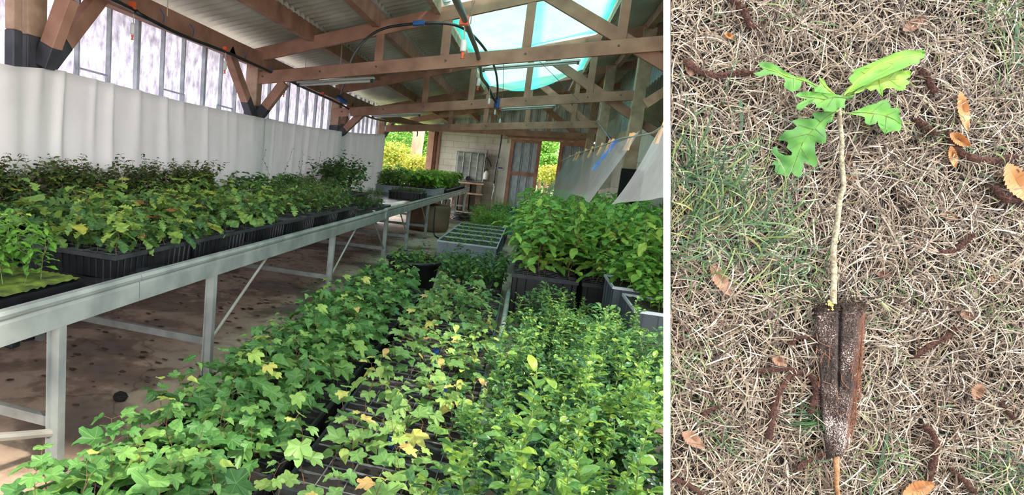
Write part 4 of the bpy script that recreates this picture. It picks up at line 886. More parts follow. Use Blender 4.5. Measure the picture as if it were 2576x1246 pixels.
def sprinkler(px, py, py2, ax, v, lb, s=1.0, grp='hanging sprinklers'):
    a = W(px, py, ax, v); b_ = W(px - (py2-py)*.06, py2, ax, v); t = thing('hanging_sprinkler', lb, 'sprinkler', a, 0, grp); d = (b_ - a)
    m = MB(); m.tube([(0,0,0), d * .5 + Vector((.006,0,0)), d * .72], .0035*s, 5); m.build('drop_tube', STRING, t)
    m = MB(); c_ = d * .72; m.lathe([(0, 0), (.016*s, 0), (.018*s, .01), (.018*s, .07), (.012*s, .082), (0, .082)], c=tuple(c_ - Vector((0,0,.03))), k=10); m.build('white_weight', WHITEP, t, smooth=True)
    m = MB(); e = c_ - Vector((0,0,.035)); m.lathe([(0, -.036*s), (.013*s, -.034*s), (.005*s, -.022*s), (.010*s, -.010*s), (.010*s, 0), (0, 0)], c=tuple(e), k=8); m.build('orange_nozzle', REDP, t, smooth=True)
XP = XL + .21
sprinkler(336, 35, 92, 0, XP, 'hanging sprinkler over the nearest translucent panes')
sprinkler(568, 133, 180, 0, XP, 'hanging sprinkler left of the second post')
sprinkler(716, 203, 240, 0, XP, 'hanging sprinkler just right of the second post')
sprinkler(812, 240, 272, 0, XP, 'hanging sprinkler before the third post')
for k, (px, py) in enumerate(((880, 279), (971, 308), (1004, 312), (1030, 314))): sprinkler(px, py, py + (24 if k else 20), 0, XL + .24, ['small hanging sprinkler above the round-leaved plants', 'first of three small sprinklers over the open side', 'second small sprinkler over the open side', 'last small sprinkler near the pipe end'][k], .9)
hs = ((1140, -20, 3.1), (1150, 5, 3.5), (1166, 40, 4.2), (1183, 85, 5.2), (1200, 130, 6.3), (1207, 165, 7.2), (1212, 195, 8.2), (1228, 218, 9.0), (1240, 245, 9.6), (1250, 258, 10.0), (1256, 275, 12.0), (1262, 300, 15.5), (1268, 318, 18.5))
q = thing('irrigation_pipe', 'thick black hose running down the middle of the shed under the skylight', 'pipe', (0,0,0))
m = MB(); m.tube(smooth_pts([W(px, py, 1, y) for px, py, y in hs], 5), .021, 10); m.build('pipe_run', HOSE, q, smooth=True)
p = W(1250, 262, 1, 9.9); m = MB(); m.tube([p + Vector((0, 0, .09)), p - Vector((0,0,.06))], .04, 12); m.build('blue_coupling', BLUEP, q)
for px, py, y in ((1168, 52, 4.45), (1257, 272, 11.5)):
    p = W(px, py, 1, y); m = MB(); m.box(tuple(p - Vector((.03,.03,.03))), tuple(p + Vector((.03,.03,.03)))); m.build('orange_clip', REDP, q)
q = thing('loop_hose', 'thin black hose looping in a big arch from the wall pipe to the middle hose', 'hose', (0,0,0))
lp = ((857, 243, 9.5), (866, 205, 8.6), (876, 172, 7.9), (895, 130, 7.0), (925, 95, 6.4), (965, 72, 6.1), (1020, 62, 6.0), (1080, 58, 6.0), (1130, 60, 6.05), (1170, 74, 6.2), (1205, 105, 6.7), (1232, 143, 7.4), (1247, 180, 8.2), (1252, 220, 9.0), (1250, 250, 9.8))
m = MB(); m.tube(smooth_pts([W(px, py, 1, y) for px, py, y in lp], 5), .014, 8); m.build('hose_run', HOSE, q, smooth=True)
for px, py, y in ((1047, 59, 5.98), (1060, 58, 5.98)):
    p = W(px, py, 1, y); m = MB(); m.tube([p - Vector((.03,0,0)), p + Vector((.03,0,0))], .026, 10); m.build('blue_joint', BLUEP, q)
p = W(855, 248, 1, 9.45); m = MB(); m.tube([p - Vector((.05,0,-.03)), p + Vector((.08,.1,-.05))], .035, 10); m.build('blue_joint', BLUEP, q)
for px, py, y in ((876, 181, 8.0), (1240, 152, 7.5)):
    p = W(px, py, 1, y); m = MB(); m.box(tuple(p - Vector((.035,.02,.012))), tuple(p + Vector((.035,.02,.012)))); m.build('grey_clip', ALU, q)
for k, (px, py, py2, y, lb, s) in enumerate(((1169, 60, 142, 4.7, 'large hanging sprinkler nearest to the camera under the skylight', 1.3), (1206, 168, 226, 7.3, 'hanging sprinkler in front of the second truss', 1.15), (1232, 218, 272, 9.0, 'hanging sprinkler left of the blue coupling', 1.0), (1246, 268, 290, 10.4, 'hanging sprinkler just under the blue coupling', .9), (1258, 290, 312, 12.5, 'pale hanging sprinkler beyond the blue coupling', 1), (1264, 308, 330, 16, 'far sprinkler over the pale pillar', 1.1), (1268, 316, 345, 17, 'farthest sprinkler above the junction box', 1.1))):
    sprinkler(px, py, py2, 1, y, lb, s, 'sprinklers on the middle hose')
q = thing('cross_pipe', 'black pipe crossing the shed in front of the far wall', 'pipe', (0,0,0))
m = MB(); m.tube(smooth_pts([W(px, py, 1, 18.4) for px, py in ((1040, 312), (1120, 318), (1200, 323), (1265, 326), (1380, 334), (1492, 341))], 3), .025, 8); m.build('pipe_run', HOSE, q, smooth=True)
m = MB(); m.tube([W(1105, 317, 1, 18.35), W(1118, 319, 1, 18.35)], .06, 10); m.build('blue_joint', BLUEP, q)
m = MB(); m.tube([W(1122, 316, 1, 18.35), W(1138, 321, 1, 18.35)], .05, 10); m.build('black_joint', BLACKP, q)
m = MB(); m.tube([W(1250, 325, 1, 18.35), W(1272, 328, 1, 18.35)], .07, 10); m.build('blue_joint', BLUEP, q)
q = MB(); q.tube(smooth_pts([W(px, py, 1, 18.3) for px, py in ((1263, 334), (1258, 370), (1252, 400), (1246, 430), (1243, 462))], 3), .022, 8); tag(q.build('drop_hose', HOSE, smooth=True), 'black hose hanging straight down in front of the block wall', 'hose')
q = MB(); q.tube(smooth_pts([W(px, py, 1, 18.3) for px, py in ((1243, 462), (1244, 475), (1240, 490), (1238, 505))], 3), .03, 8); tag(q.build('hose_end', ALU, smooth=True), 'metal nozzle at the end of the drop hose', 'nozzle')
# fluorescent tubes and their strings
TUBE = mat('tube_housing', (190, 190, 188), (214, 214, 212), 4, rough=.4)
def tubelight(a, b_, Y, lb, strings=()):
    t = thing('fluorescent_lamp', lb, 'lamp', (0,0,0), 0, 'unlit fluorescent lamps'); A = W(*a, 1, Y); B = W(*b_, 1, Y)
    m = MB(); m.bar(A + Vector((0,0,.02)), B + Vector((0,0,.02)), .07, .025); m.build('lamp_housing', TUBE, t, bevel=.004)
    m = MB(); m.tube([A.lerp(B, .02) - Vector((0,0,.012)), A.lerp(B, .98) - Vector((0,0,.012))], .016, 10); m.build('lamp_tube', WHITEP, t, smooth=True)
    for f, dz in ((.02, 0), (.98, 0)):
        c_ = A.lerp(B, f); m = MB(); m.box((c_.x - .015, c_.y - .03, c_.z - .035), (c_.x + .015, c_.y + .03, c_.z + .035)); m.build('end_cap', BLACKE, t)
    for (p0, p1) in strings:
        m = MB(); m.tube([W(*p0, 1, Y - .01), W(*p1, 1, Y - .01)], .004, 5); m.build('hanging_string', STRING, t)
tubelight((748, 212), (941, 201), 7.3, 'unlit fluorescent lamp hanging on the left below the nearest full truss', [((862, 88), (854, 206)), ((846, 186), (862, 196)), ((770, 150), (766, 209))])
tubelight((1212, 175), (1460, 155), 9.2, 'unlit fluorescent lamp hanging under the skylight net', [((1268, 135), (1264, 170)), ((1262, 165), (1256, 135))])
tubelight((935, 293), (1058, 289), 12.2, 'unlit fluorescent lamp on the left between the second and third truss', [((1000, 268), (1000, 290)), ((990, 280), (1006, 276))])
tubelight((1255, 276), (1396, 268), 12.0, 'unlit fluorescent lamp on the right in front of the gable', [((1276, 250), (1274, 274))])
for k, (px, py, px2, py2, Y) in enumerate(((1188, 0, 1184, 60, 4.6), (1195, 0, 1180, 45, 4.7), (1268, 140, 1262, 330, 6.70), (422, -20, 421, 40, 4.2), (1338, 135, 1455, 252, 6.73), (1455, 252, 1500, 302, 9.93), (1500, 302, 1540, 358, 13.25))):
    q = MB(); q.tube([W(px, py, 1, Y), W(px2, py2, 1, (0, 0, 17.5, 4.3, 9.93, 13.28, 4.9)[k] if k > 1 else Y + .3)], .004 if k < 4 else .003, 5)
    tag(q.build('hanging_string', STRING if k < 4 else mat('pale_blue_string', (120, 140, 180), rough=.8)), ['pale string beside the thick hose at the top', 'second pale string beside the thick hose at the top', 'long pale string in front of the middle hose', 'pale string tied to the purlin over the wall pipe', 'thin blue string crossing below the skylight', 'thin blue string behind the second tie beam', 'thin blue string running down to the clothesline'][k], 'string', 'strings under the roof')

# ------------------------------------------------------------------ clothesline with plastic sheets
def wp(px, py, y): return W(px, py, 1, y)
line = [(1900, 230, 2.5), (1668 + 30, 303, 3.05), (1668, 318, 3.2), (1640, 335, 3.5), (1600, 343, 3.95), (1560, 350, 4.5), (1520, 365, 5.3), (1480, 378, 6.4), (1440, 392, 8.0), (1412, 405, 9.6)]
q = MB(); q.tube(smooth_pts([wp(*l_) for l_ in line], 5), .0055, 8); tag(q.build('clothesline', mat('grey_line', (140, 146, 140), (165, 170, 165), 6, rough=.5), smooth=True), 'grey line stretched above the serrated plants holding plastic sheets', 'line')
SHEET = glassy('clear_plastic_sheet', (236, 240, 244), .62, .12, (6, 6, 1), (214, 220, 226), gloss=.3)
LXP = [l_[0] for l_ in line][::-1]; 
def lineat(px):
    py = np.interp(px, LXP, [l_[1] for l_ in line][::-1]); y = np.interp(px, LXP, [l_[2] for l_ in line][::-1]); return wp(px, py, y)
def sheet(pxa, pxb, drop, swing, lb, up=.0, lead=0):
    n = 16; m = MB(); V = []
    for j in range(n + 1):
        for i in range(n + 1):
            f = i / n; g_ = j / n; p = lineat(pxa + (pxb - pxa) * f)
            V.append((p.x - swing * g_ + .012*math.sin(f*9 + g_*3) * g_ - .03*g_*g_, p.y - lead * g_, p.z + up * f * (1 - g_) - drop * g_ - .03*math.sin(PI*f) * (1-g_)))
    m.add(V, [(j*(n+1)+i, j*(n+1)+i+1, (j+1)*(n+1)+i+1, (j+1)*(n+1)+i) for i in range(n) for j in range(n)])
    tag(m.build('plastic_sheet', SHEET, smooth=True), lb, 'plastic sheet', 'clear sheets pegged on the line')
sheet(1430, 1476, .50, .22, 'clear plastic sheet pegged farthest along the line')
sheet(1470, 1528, .46, .20, 'clear plastic sheet pegged in the middle of the line')
sheet(1520, 1608, .40, .17, 'clear plastic sheet with a raised corner beside the blue twine', up=.03)
sheet(1660, 1860, .38, .13, 'large clear plastic sheet nearest to the camera at the right edge')
PEG = mat('wooden_peg', (170, 132, 84), (204, 166, 112), 30, rough=.7)
for k, px in enumerate((1432, 1449, 1456, 1472, 1488, 1512, 1531, 1539, 1583, 1590, 1667)):
    p = lineat(px); t = thing('clothes_peg', 'wooden clothes peg on the line, %s' % ['farthest', 'second farthest', 'third farthest, close to its neighbour', 'above the middle sheet', 'at the end of the middle sheet', 'left of the blue twine', 'of the pair right of the blue twine', 'right one of the pair by the twine', 'on the raised sheet corner', 'crossed on the raised sheet corner', 'on the nearest sheet'][k], 'clothes peg', p, 0, 'wooden pegs on the clothesline')
    for s in (-1, 1):
        m = MB(); m.bar((-.003*s - .012, .004*s, -.055), (.003*s + .006, .005*s, .018), .005, .009); m.build('peg_half', PEG, t)
    m = MB(); m.tube([(0, -.008, 0), (0, .008, 0)], .005, 8); m.build('spring', ALU, t); t.scale = (1.45,) * 3
rs = random.Random(8); q = MB(); p = lineat(1552)
for k in range(9):
    pts = [p + Vector((rs.uniform(-.01,.01), 0, 0))]
    for u in range(8): pts.append(p + Vector((-.018*u + rs.uniform(-.016,.016), -.02 + rs.uniform(-.01,.01), -.03*u + rs.uniform(-.012,.012))))
    q.tube(smooth_pts(pts, 3), .0014, 4)
tag(q.build('blue_twine', mat('blue_twine', (52, 118, 196), (80, 148, 220), 9, rough=.6)), 'tangled blue twine hanging from the clothesline', 'twine')
# right wall items
BLK = mat('matt_black', (14, 14, 16), (24, 24, 26), 5, rough=.9)
t = thing('red_framed_board', 'dark board with a red rounded frame hanging on the right block wall', 'board', (0,0,0))
y0_, y1_ = 7.8, 9.1; X_ = XR - .02
q = MB(); q.box((X_ - .02, y0_, .85), (X_, y1_, 1.62)); q.build('board_face', mat('dark_slate', (70, 74, 78), (90, 94, 98), 6, rough=.5), t)
q = MB(); q.tube([(X_ - .03, y0_, .88), (X_ - .03, y0_, 1.60), (X_ - .03, y0_ + .05, 1.64), (X_ - .03, y1_ - .05, 1.64), (X_ - .03, y1_, 1.60), (X_ - .03, y1_, .88), (X_ - .03, y1_ - .05, .84), (X_ - .03, y0_ + .05, .84), (X_ - .03, y0_, .88)], .016, 8); q.build('red_frame', mat('dark_red', (128, 30, 44), (150, 44, 56), 6, rough=.5), t)
q = MB(); q.box((1.26, 9.90, .0), (1.56, 9.95, 1.60)); tag(q.build('black_panel', BLK), 'tall matt black panel leaning beside the tall timber post', 'panel')

# ------------------------------------------------------------------ garden seen through the openings
def cloud(cx, cy, cz, rx, ry, rz, n, size, R, mb):
    for k in range(n):
        a = R.uniform(0, 6.28); e = math.asin(R.uniform(-1, 1)); rr = R.uniform(.55, 1) ** .6 * (1 + .18*math.sin(a*5) * math.cos(e*4))
        p = (cx + rx*rr*math.cos(e)*math.cos(a), cy + ry*rr*math.cos(e)*math.sin(a), cz + rz*rr*math.sin(e))
        put_leaf(mb, OVAL, p, R.uniform(0, 6.28), R.uniform(-.9, .9), R.uniform(-.9, .9), size * R.uniform(.6, 1.3), R.uniform(0, 1), .2, .2)
def bush(px, py, Y, rx, rz, m, lb, n=1500, size=.16, seed=0, nm='garden_bush', cat='bush', trunk=False):
    p = W(px, py, 1, Y); f = MB(); R = random.Random(seed)
    for k in range(5): cloud(rx*.5*R.uniform(-1, 1), rx*.3*R.uniform(-1, 1), rz*.4*R.uniform(-1, 1), rx*.65, rx*.6, rz*.65, n//5, size, R, f)
    t = thing(nm, lb, cat, (p.x, p.y, p.z), 0, 'garden greenery outside'); f.build('foliage', m, t)
    s = MB(); s.tube([(0,0,-p.z - .05), (.05,0,0)], [.06 + .03*rz, .03], 8); s.build('stem', STEMR, t)
bush(985, 395, 22.5, .9, .55, L_GOLD, 'golden bush low in the left opening', seed=1, size=.12)
bush(1030, 408, 21.8, .8, .45, L_GOLD, 'second golden bush just over the bench plants in the left opening', seed=2, size=.12)
bush(1000, 372, 25, 1.0, .8, L_LIME, 'rounded light green bush behind the golden ones', seed=3, size=.12)
bush(975, 345, 31, 1.6, 1.6, L_BUSH, 'leafy green shrub at the left of the opening', seed=4, n=2200)
bush(1020, 330, 36, 2.2, 2.2, L_LIME, 'pale green tree crown behind the bushes', seed=5, n=2600, size=.22, cat='tree', nm='garden_tree')
bush(1062, 372, 27, .7, 1.5, L_LIME, 'bright green shrub right of the pinkish trunk', seed=6)
bush(1070, 320, 40, 2.4, 2.6, L_BUSH, 'darker green tree crown above the trunk', seed=7, n=2600, size=.24, cat='tree', nm='garden_tree')
bush(1000, 408, 42, 3.2, 1.4, L_BUSH, 'low green hedge far behind the golden bushes', seed=13, n=2600, size=.25, nm='garden_hedge', cat='hedge')
bush(1378, 428, 34, 1.8, 1.3, L_BUSH, 'low green hedge far behind the yellow bush in the door gap', seed=14, n=2200, size=.2, nm='garden_hedge', cat='hedge')
p = W(1042, 420, 1, 24.5); q = MB(); q.tube([(p.x - .05, p.y, -.05), (p.x, p.y, 1.2), (p.x + .12, p.y, 4.5)], [.30, .24, .21], 14)
tag(q.build('tree_trunk', mat('pinkish_bark', (150, 112, 92), (190, 150, 126), 3, (1, 1, .4), rough=.9, bump=.6), smooth=True), 'bare pinkish tree trunk standing outside the left opening', 'tree trunk')
bush(1385, 362, 27, .7, .8, L_BUSH, 'dark leafy shrub at the top right of the narrow door gap', seed=8, size=.12)
bush(1366, 385, 26, .5, .9, L_LIME, 'light green shrub at the left of the narrow door gap', seed=9, size=.12)
bush(1388, 415, 24, .5, .45, L_LIME, 'soft green bush in the middle of the narrow door gap', seed=10, size=.1)
bush(1385, 442, 23, .8, .4, L_GOLD, 'yellow bush at the bottom of the narrow door gap', seed=11, size=.1)
bush(1375, 335, 38, 2.2, 2.4, L_LIME, 'pale green tree crown beyond the narrow door gap', seed=12, n=2400, size=.22, cat='tree', nm='garden_tree')

# ------------------------------------------------------------------ white divider and the sloping lawn bank beside it
DS = .77
def S(px, py, h=0.): return Vector(ORG + ray(px, py) * ((DS - h) / FPX))
NRM = Vector(-RC[:, 2]); UX = Vector(RC[:, 0]); UD = Vector(RC[:, 1]); MPX = DS / FPX
L = S
WHITE = mat('white_painted_board', (250, 250, 250), rough=.6)
q = MB(); d0, d1 = .73, .84
a0 = S(1669, -260, DS - d0); a1 = S(1686, -260, DS - d0); b0 = S(1669, 3300, DS - d0); b1 = S(1686, 3300, DS - d0); dr_ = Vector(ray(1681, 623)); dr_ = dr_ / FPX * (d1 - d0)
q.add([tuple(v) for v in (a0, a1, b1, b0, a0 + dr_, a1 + dr_, b1 + dr_, b0 + dr_)], [(0,1,2,3), (5,4,7,6), (4,0,3,7), (1,5,6,2), (4,5,1,0), (3,2,6,7)])
struct(q.build('partition', WHITE))
# bank body
EARTH = mat('bank_earth', (16, 11, 9), (38, 27, 21), 120, rough=1, bump=1)
q = MB(); n = 70; m_ = 96; V = []; rs = np.random.RandomState(12)
for i in range(n + 1):
    for j in range(m_ + 1):
        px = 1688 + (2720 - 1688) * i / n; py = -200 + 1700 * j / m_; V.append(tuple(S(px, py, rs.uniform(-.002, .002) - .001)))
q.add(V, [(i*(m_+1)+j, (i+1)*(m_+1)+j, (i+1)*(m_+1)+j+1, i*(m_+1)+j+1) for i in range(n) for j in range(m_)])
k_ = [L(1688, -200, -.002), L(2720, -200, -.002), L(2720, 3250, -.002), L(1688, 3250, -.002)]
bk = [S(1760, -200, -.09), S(2640, -200, -.09), S(2640, 2850, -.09), S(1760, 2850, -.09)]
q.add([tuple(v) for v in k_ + bk], [(4,5,6,7), (0,4,7,3), (1,2,6,5), (0,1,5,4), (3,7,6,2)])
q.add([tuple(L(1688, 1500, -.001)), tuple(L(2720, 1500, -.001)), tuple(k_[2]), tuple(k_[3])], [(0,1,2,3)])
struct(q.build('lawn', EARTH))
def bladeMB(N, ln, wd, hh, rsd, px=(1672, 2690), py=(-120, 1370), cen=None, spread=0, ang=None, curl=1.0, tint=(0, 1), lift=.35, base=0.0):
    R = np.random.RandomState(rsd); seg = 5
    if cen is None: x = R.uniform(*px, N); y = R.uniform(*py, N)
    else:
        c_ = np.array(cen)[R.randint(0, len(cen), N)] - [16, 0]; x = c_[:, 0] + R.normal(0, 1, N) * spread; y = c_[:, 1] + R.normal(0, 1, N) * spread
    th = R.uniform(0, 2*PI, N) if ang is None else R.normal(ang[0], ang[1], N)
    Ln = R.uniform(ln[0], ln[1], N) / MPX; w = R.uniform(wd[0], wd[1], N); cu = R.normal(0, .5, N) * curl
    h0 = base + R.uniform(0, hh, N) ** 1.0; el = R.uniform(-.1, 1, N) * lift * .02; T = R.uniform(*tint, N)
    P = []; cx, cy = x.copy(), y.copy(); t_ = th.copy()
    for s_ in range(seg + 1):
        f = s_ / seg; wz = w * (1 - f ** 2.2) * .5 + .0001; nx_, ny_ = -np.sin(t_), np.cos(t_)
        h = h0 + el * np.sin(f * PI * .8) * 1.6
        for sg in (-1, 1):
            P.append(np.stack([cx * MPX + sg * nx_ * wz, cy * MPX + sg * ny_ * wz, h + sg * wz * .5 * np.sin(th * 7)], 1))
        cx = cx + np.cos(t_) * Ln / seg; cy = cy + np.sin(t_) * Ln / seg; t_ = t_ + cu / seg * 1.6
    P = np.stack(P, 1)  # N, 2(seg+1), 3
    P[..., 0] = np.maximum(P[..., 0], (PPX + (1688 - PPX) * (DS - P[..., 2]) / DS) * MPX)
    o_ = np.array(S(0, 0)); Wd = o_ + P[..., :1] * np.array(UX) + P[..., 1:2] * np.array(UD) + P[..., 2:3] * np.array(NRM)
    k = 2*(seg+1); F = []
    for i in range(N):
        b_ = i * k
        for s_ in range(seg): a = b_ + 2*s_; F.append((a, a+1, a+3, a+2))
    mb = MB(); mb.add(Wd.reshape(-1, 3), F, np.repeat(T, k)); return mb
L_STRAW = leafmat('dry_straw', [(0, (38, 27, 22)), (.25, (68, 53, 43)), (.5, (98, 82, 68)), (.75, (126, 113, 96)), (1, (160, 152, 140))], trans=.08, rough=.5, var=0, veinw=.0001)
L_GREENB = leafmat('lawn_blade', [(0, (28, 56, 40)), (.4, (50, 82, 50)), (.75, (78, 108, 60)), (1, (124, 130, 76))], trans=.2, rough=.4, var=0, veinw=.0001)
o = bladeMB(17000, (.015, .05), (.0007, .0016), .014, 21, curl=.55).build('dry_grass', L_STRAW); tag(o, 'matted dry straw-coloured grass covering the lawn', 'grass', kind='stuff')
o = bladeMB(2400, (.03, .07), (.0006, .0014), .004, 22, base=.010, curl=.8, tint=(.5, 1.1), lift=.15).build('dry_stalks', L_STRAW); tag(o, 'long loose pale stalks lying over the matted grass', 'grass', kind='stuff')
gl = []
gl.append(bladeMB(420, (.03, .075), (.0010, .0020), .006, 31, cen=[(1720, 420), (1760, 480), (1800, 540), (1850, 600), (1900, 560), (1960, 640), (1740, 560), (1820, 470), (1900, 660), (1700, 640)], spread=52, ang=(-1.2, 1.0), base=.008, lift=.9))
gl.append(bladeMB(170, (.02, .045), (.0008, .0016), .006, 32, cen=[(2500, 60), (2540, 120), (2470, 30), (2560, 200)], spread=34, ang=(-1.5, .7), base=.008, tint=(.2, 1)))
gl.append(bladeMB(150, (.02, .045), (.0010, .002), .006, 33, cen=[(2510, 1180), (2550, 1220), (2480, 1160)], spread=30, base=.008))
gl.append(bladeMB(34, (.03, .05), (.0014, .0026), .004, 34, cen=[(2058, 1050)], spread=10, ang=(3.1, .5), base=.008, curl=.3, tint=(0, .5)))
gl.append(bladeMB(300, (.015, .04), (.0008, .0016), .006, 35, cen=[(2060, 720), (2010, 700), (1980, 760), (2200, 760), (1730, 880), (1780, 1060), (1800, 1100), (2050, 1180), (2150, 1040), (2330, 350), (2450, 400), (2180, 1180), (2240, 1140), (2420, 690), (2490, 800), (1700, 930), (1960, 20), (2030, 60)], spread=26, base=.008, tint=(.2, 1)))
gl.append(bladeMB(420, (.012, .03), (.0008, .0014), .006, 36, base=.008, tint=(.3, 1)))
g = MB()
for x_ in gl: g.add(np.concatenate(x_.v), x_.f, np.concatenate(x_.t))
q = MB(); 
tag(g.build('green_grass', L_GREENB), 'green grass blades growing through the dry lawn', 'grass', kind='stuff')
# long green blades
for k, (pts, lb) in enumerate(((((2190, 1246), (2215, 1170), (2232, 1100), (2240, 1050)), 'long green grass blade right of the bottom tap root'), (((2560, 60), (2556, 120), (2560, 170)), 'upright green blade at the far upper right of the lawn'), (((1862, 250), (1866, 310), (1862, 358)), 'short green blade left of the oak leaves'))):
    P = smooth_pts([L(a, b_, .016) for a, b_ in pts], 5); q = MB(); V = []; n = len(P)
    for i, p in enumerate(P): w = .0022 * (1 - (i / n) ** 2) + .0002; V += [tuple(p - UX * w), tuple(p + NRM * .0008), tuple(p + UX * w)]
    q.add(V, [f for i in range(n-1) for f in ((3*i, 3*i+1, 3*i+4, 3*i+3), (3*i+1, 3*i+2, 3*i+5, 3*i+4))], .25); tag(q.build('grass_blade', L_GREENB), lb, 'grass blade')
# brown catkins
CATK = mat('brown_catkin', (52, 30, 24), (98, 58, 44), 500, rough=.95, bump=1)
cats = [(((1932, 1105), (1942, 1050), (1960, 985), (1990, 945), (2025, 938), (2048, 960), (2050, 1000), (2036, 1040)), 7.5, 'thick hook-shaped brown catkin left of the root plug'),
 (((1905, 935), (1950, 930), (1992, 928)), 6, 'short straight brown catkin above the hooked one'),
 (((1722, 150), (1760, 180), (1810, 190), (1860, 182), (1900, 186)), 8, 'brown catkin lying left of the oak leaves'),
 (((1842, 0), (1868, 25), (1885, 60), (1900, 70)), 8, 'dark brown catkin at the upper left of the lawn'),
 (((2300, 900), (2340, 870), (2385, 845), (2402, 825)), 6, 'brown catkin slanting right of the stem'),
 (((2325, 1070), (2350, 1100), (2350, 1150), (2338, 1195), (2330, 1215)), 7, 'curved brown catkin at the lower right'),
 (((2390, 1180), (2420, 1205), (2452, 1240)), 6, 'brown catkin at the bottom right of the lawn'),
 (((2362, 635), (2400, 630), (2430, 608), (2445, 590)), 6, 'brown catkin right of the middle of the stem'),
 (((2500, 470), (2530, 500), (2570, 505), (2620, 530)), 9, 'dark brown catkin under the orange leaf at the right edge'),
 (((1688, 1205), (1720, 1215), (1765, 1243)), 6, 'brown catkin at the bottom left of the lawn'),
 (((2005, 1180), (2030, 1160), (2072, 1140)), 6, 'short brown catkin left of the tip of the plug'),
 (((2515, 1010), (2530, 1030), (2552, 1056)), 5, 'small brown catkin at the right near the round dead leaf'),
 (((2380, 330), (2400, 370), (2440, 395), (2500, 405), (2550, 395)), 9, 'brown catkin cluster under the curled dead leaves'),
 (((2300, 300), (2330, 320), (2350, 340)), 8, 'brown catkin right of the lowest right oak leaf'),
 (((2310, 170), (2335, 200), (2350, 235)), 8, 'brown catkin at the tip of the top right oak leaf'),
 (((1990, 865), (2005, 850), (2040, 850)), 5, 'small brown catkin at the upper left of the plug'),
 (((1768, 1045), (1790, 1030), (1812, 1022)), 5, 'small brown catkin left of the hooked one')]
for k, (pts, w, lb) in enumerate(cats):
    R = random.Random(k); P = smooth_pts([L(a, b_, .015 + .002*R.random()) for a, b_ in pts], 9); P = [p + UX*R.uniform(-.0004,.0004) + UD*R.uniform(-.0004,.0004) for p in P]
    q = MB(); r_ = [w * MPX * R.uniform(.75, 1.15) * (.5 if i in (0, len(P)-1) else 1) for i in range(len(P))]; q.tube(P, r_, 8)
    for p in P:
        for u in range(5):
            a = R.uniform(0, 6.28); d = UX*math.cos(a)*w*MPX + NRM*abs(math.sin(a))*w*MPX + UD*R.uniform(-.001, .001); c_ = p + d*.9; s_ = .0011
            q.add([tuple(c_ + UX*s_), tuple(c_ + UD*s_), tuple(c_ - UX*s_), tuple(c_ - UD*s_), tuple(c_ + d.normalized()*s_*1.4), tuple(c_ - d.normalized()*s_)], [(0,1,4),(1,2,4),(2,3,4),(3,0,4),(1,0,5),(2,1,5),(3,2,5),(0,3,5)])
    tag(q.build('dry_catkin', CATK, smooth=False), lb, 'catkin', 'brown catkins on the lawn')
# dead leaves
def lawn_leaf(shape, px, py, ang, ln, wsc, h, curl, twist=0.):
    V, F, Mi = shape; P = []
    a = math.radians(ang); ca, sa = math.cos(a), math.sin(a)
    for x, y, z in V:
        x2 = x * wsc; t = y - .5; hh = h + curl * (abs(x2) ** 1.3) * .05 + curl * .010 * t * t * 4 + twist * x2 * t * .06 + .0012*math.sin(17*x2 + 11*y)
        u = px + ln * (t * ca - x2 * sa); v = py + ln * (t * sa + x2 * ca); P.append(tuple(L(u, v, hh)))
    q = MB(); q.add(P, F, random.Random(px).uniform(0, 1), Mi); return q
L_DEAD = leafmat('dead_orange_leaf', [(0, (112, 66, 36)), (.5, (138, 88, 50)), (1, (160, 112, 68))], trans=.2, rough=.5, vein=(150, 100, 60))
L_DEAD2 = leafmat('dead_brown_leaf', [(0, (80, 52, 42)), (.5, (104, 74, 58)), (1, (128, 98, 78))], trans=.15, rough=.6, vein=(120, 86, 64))
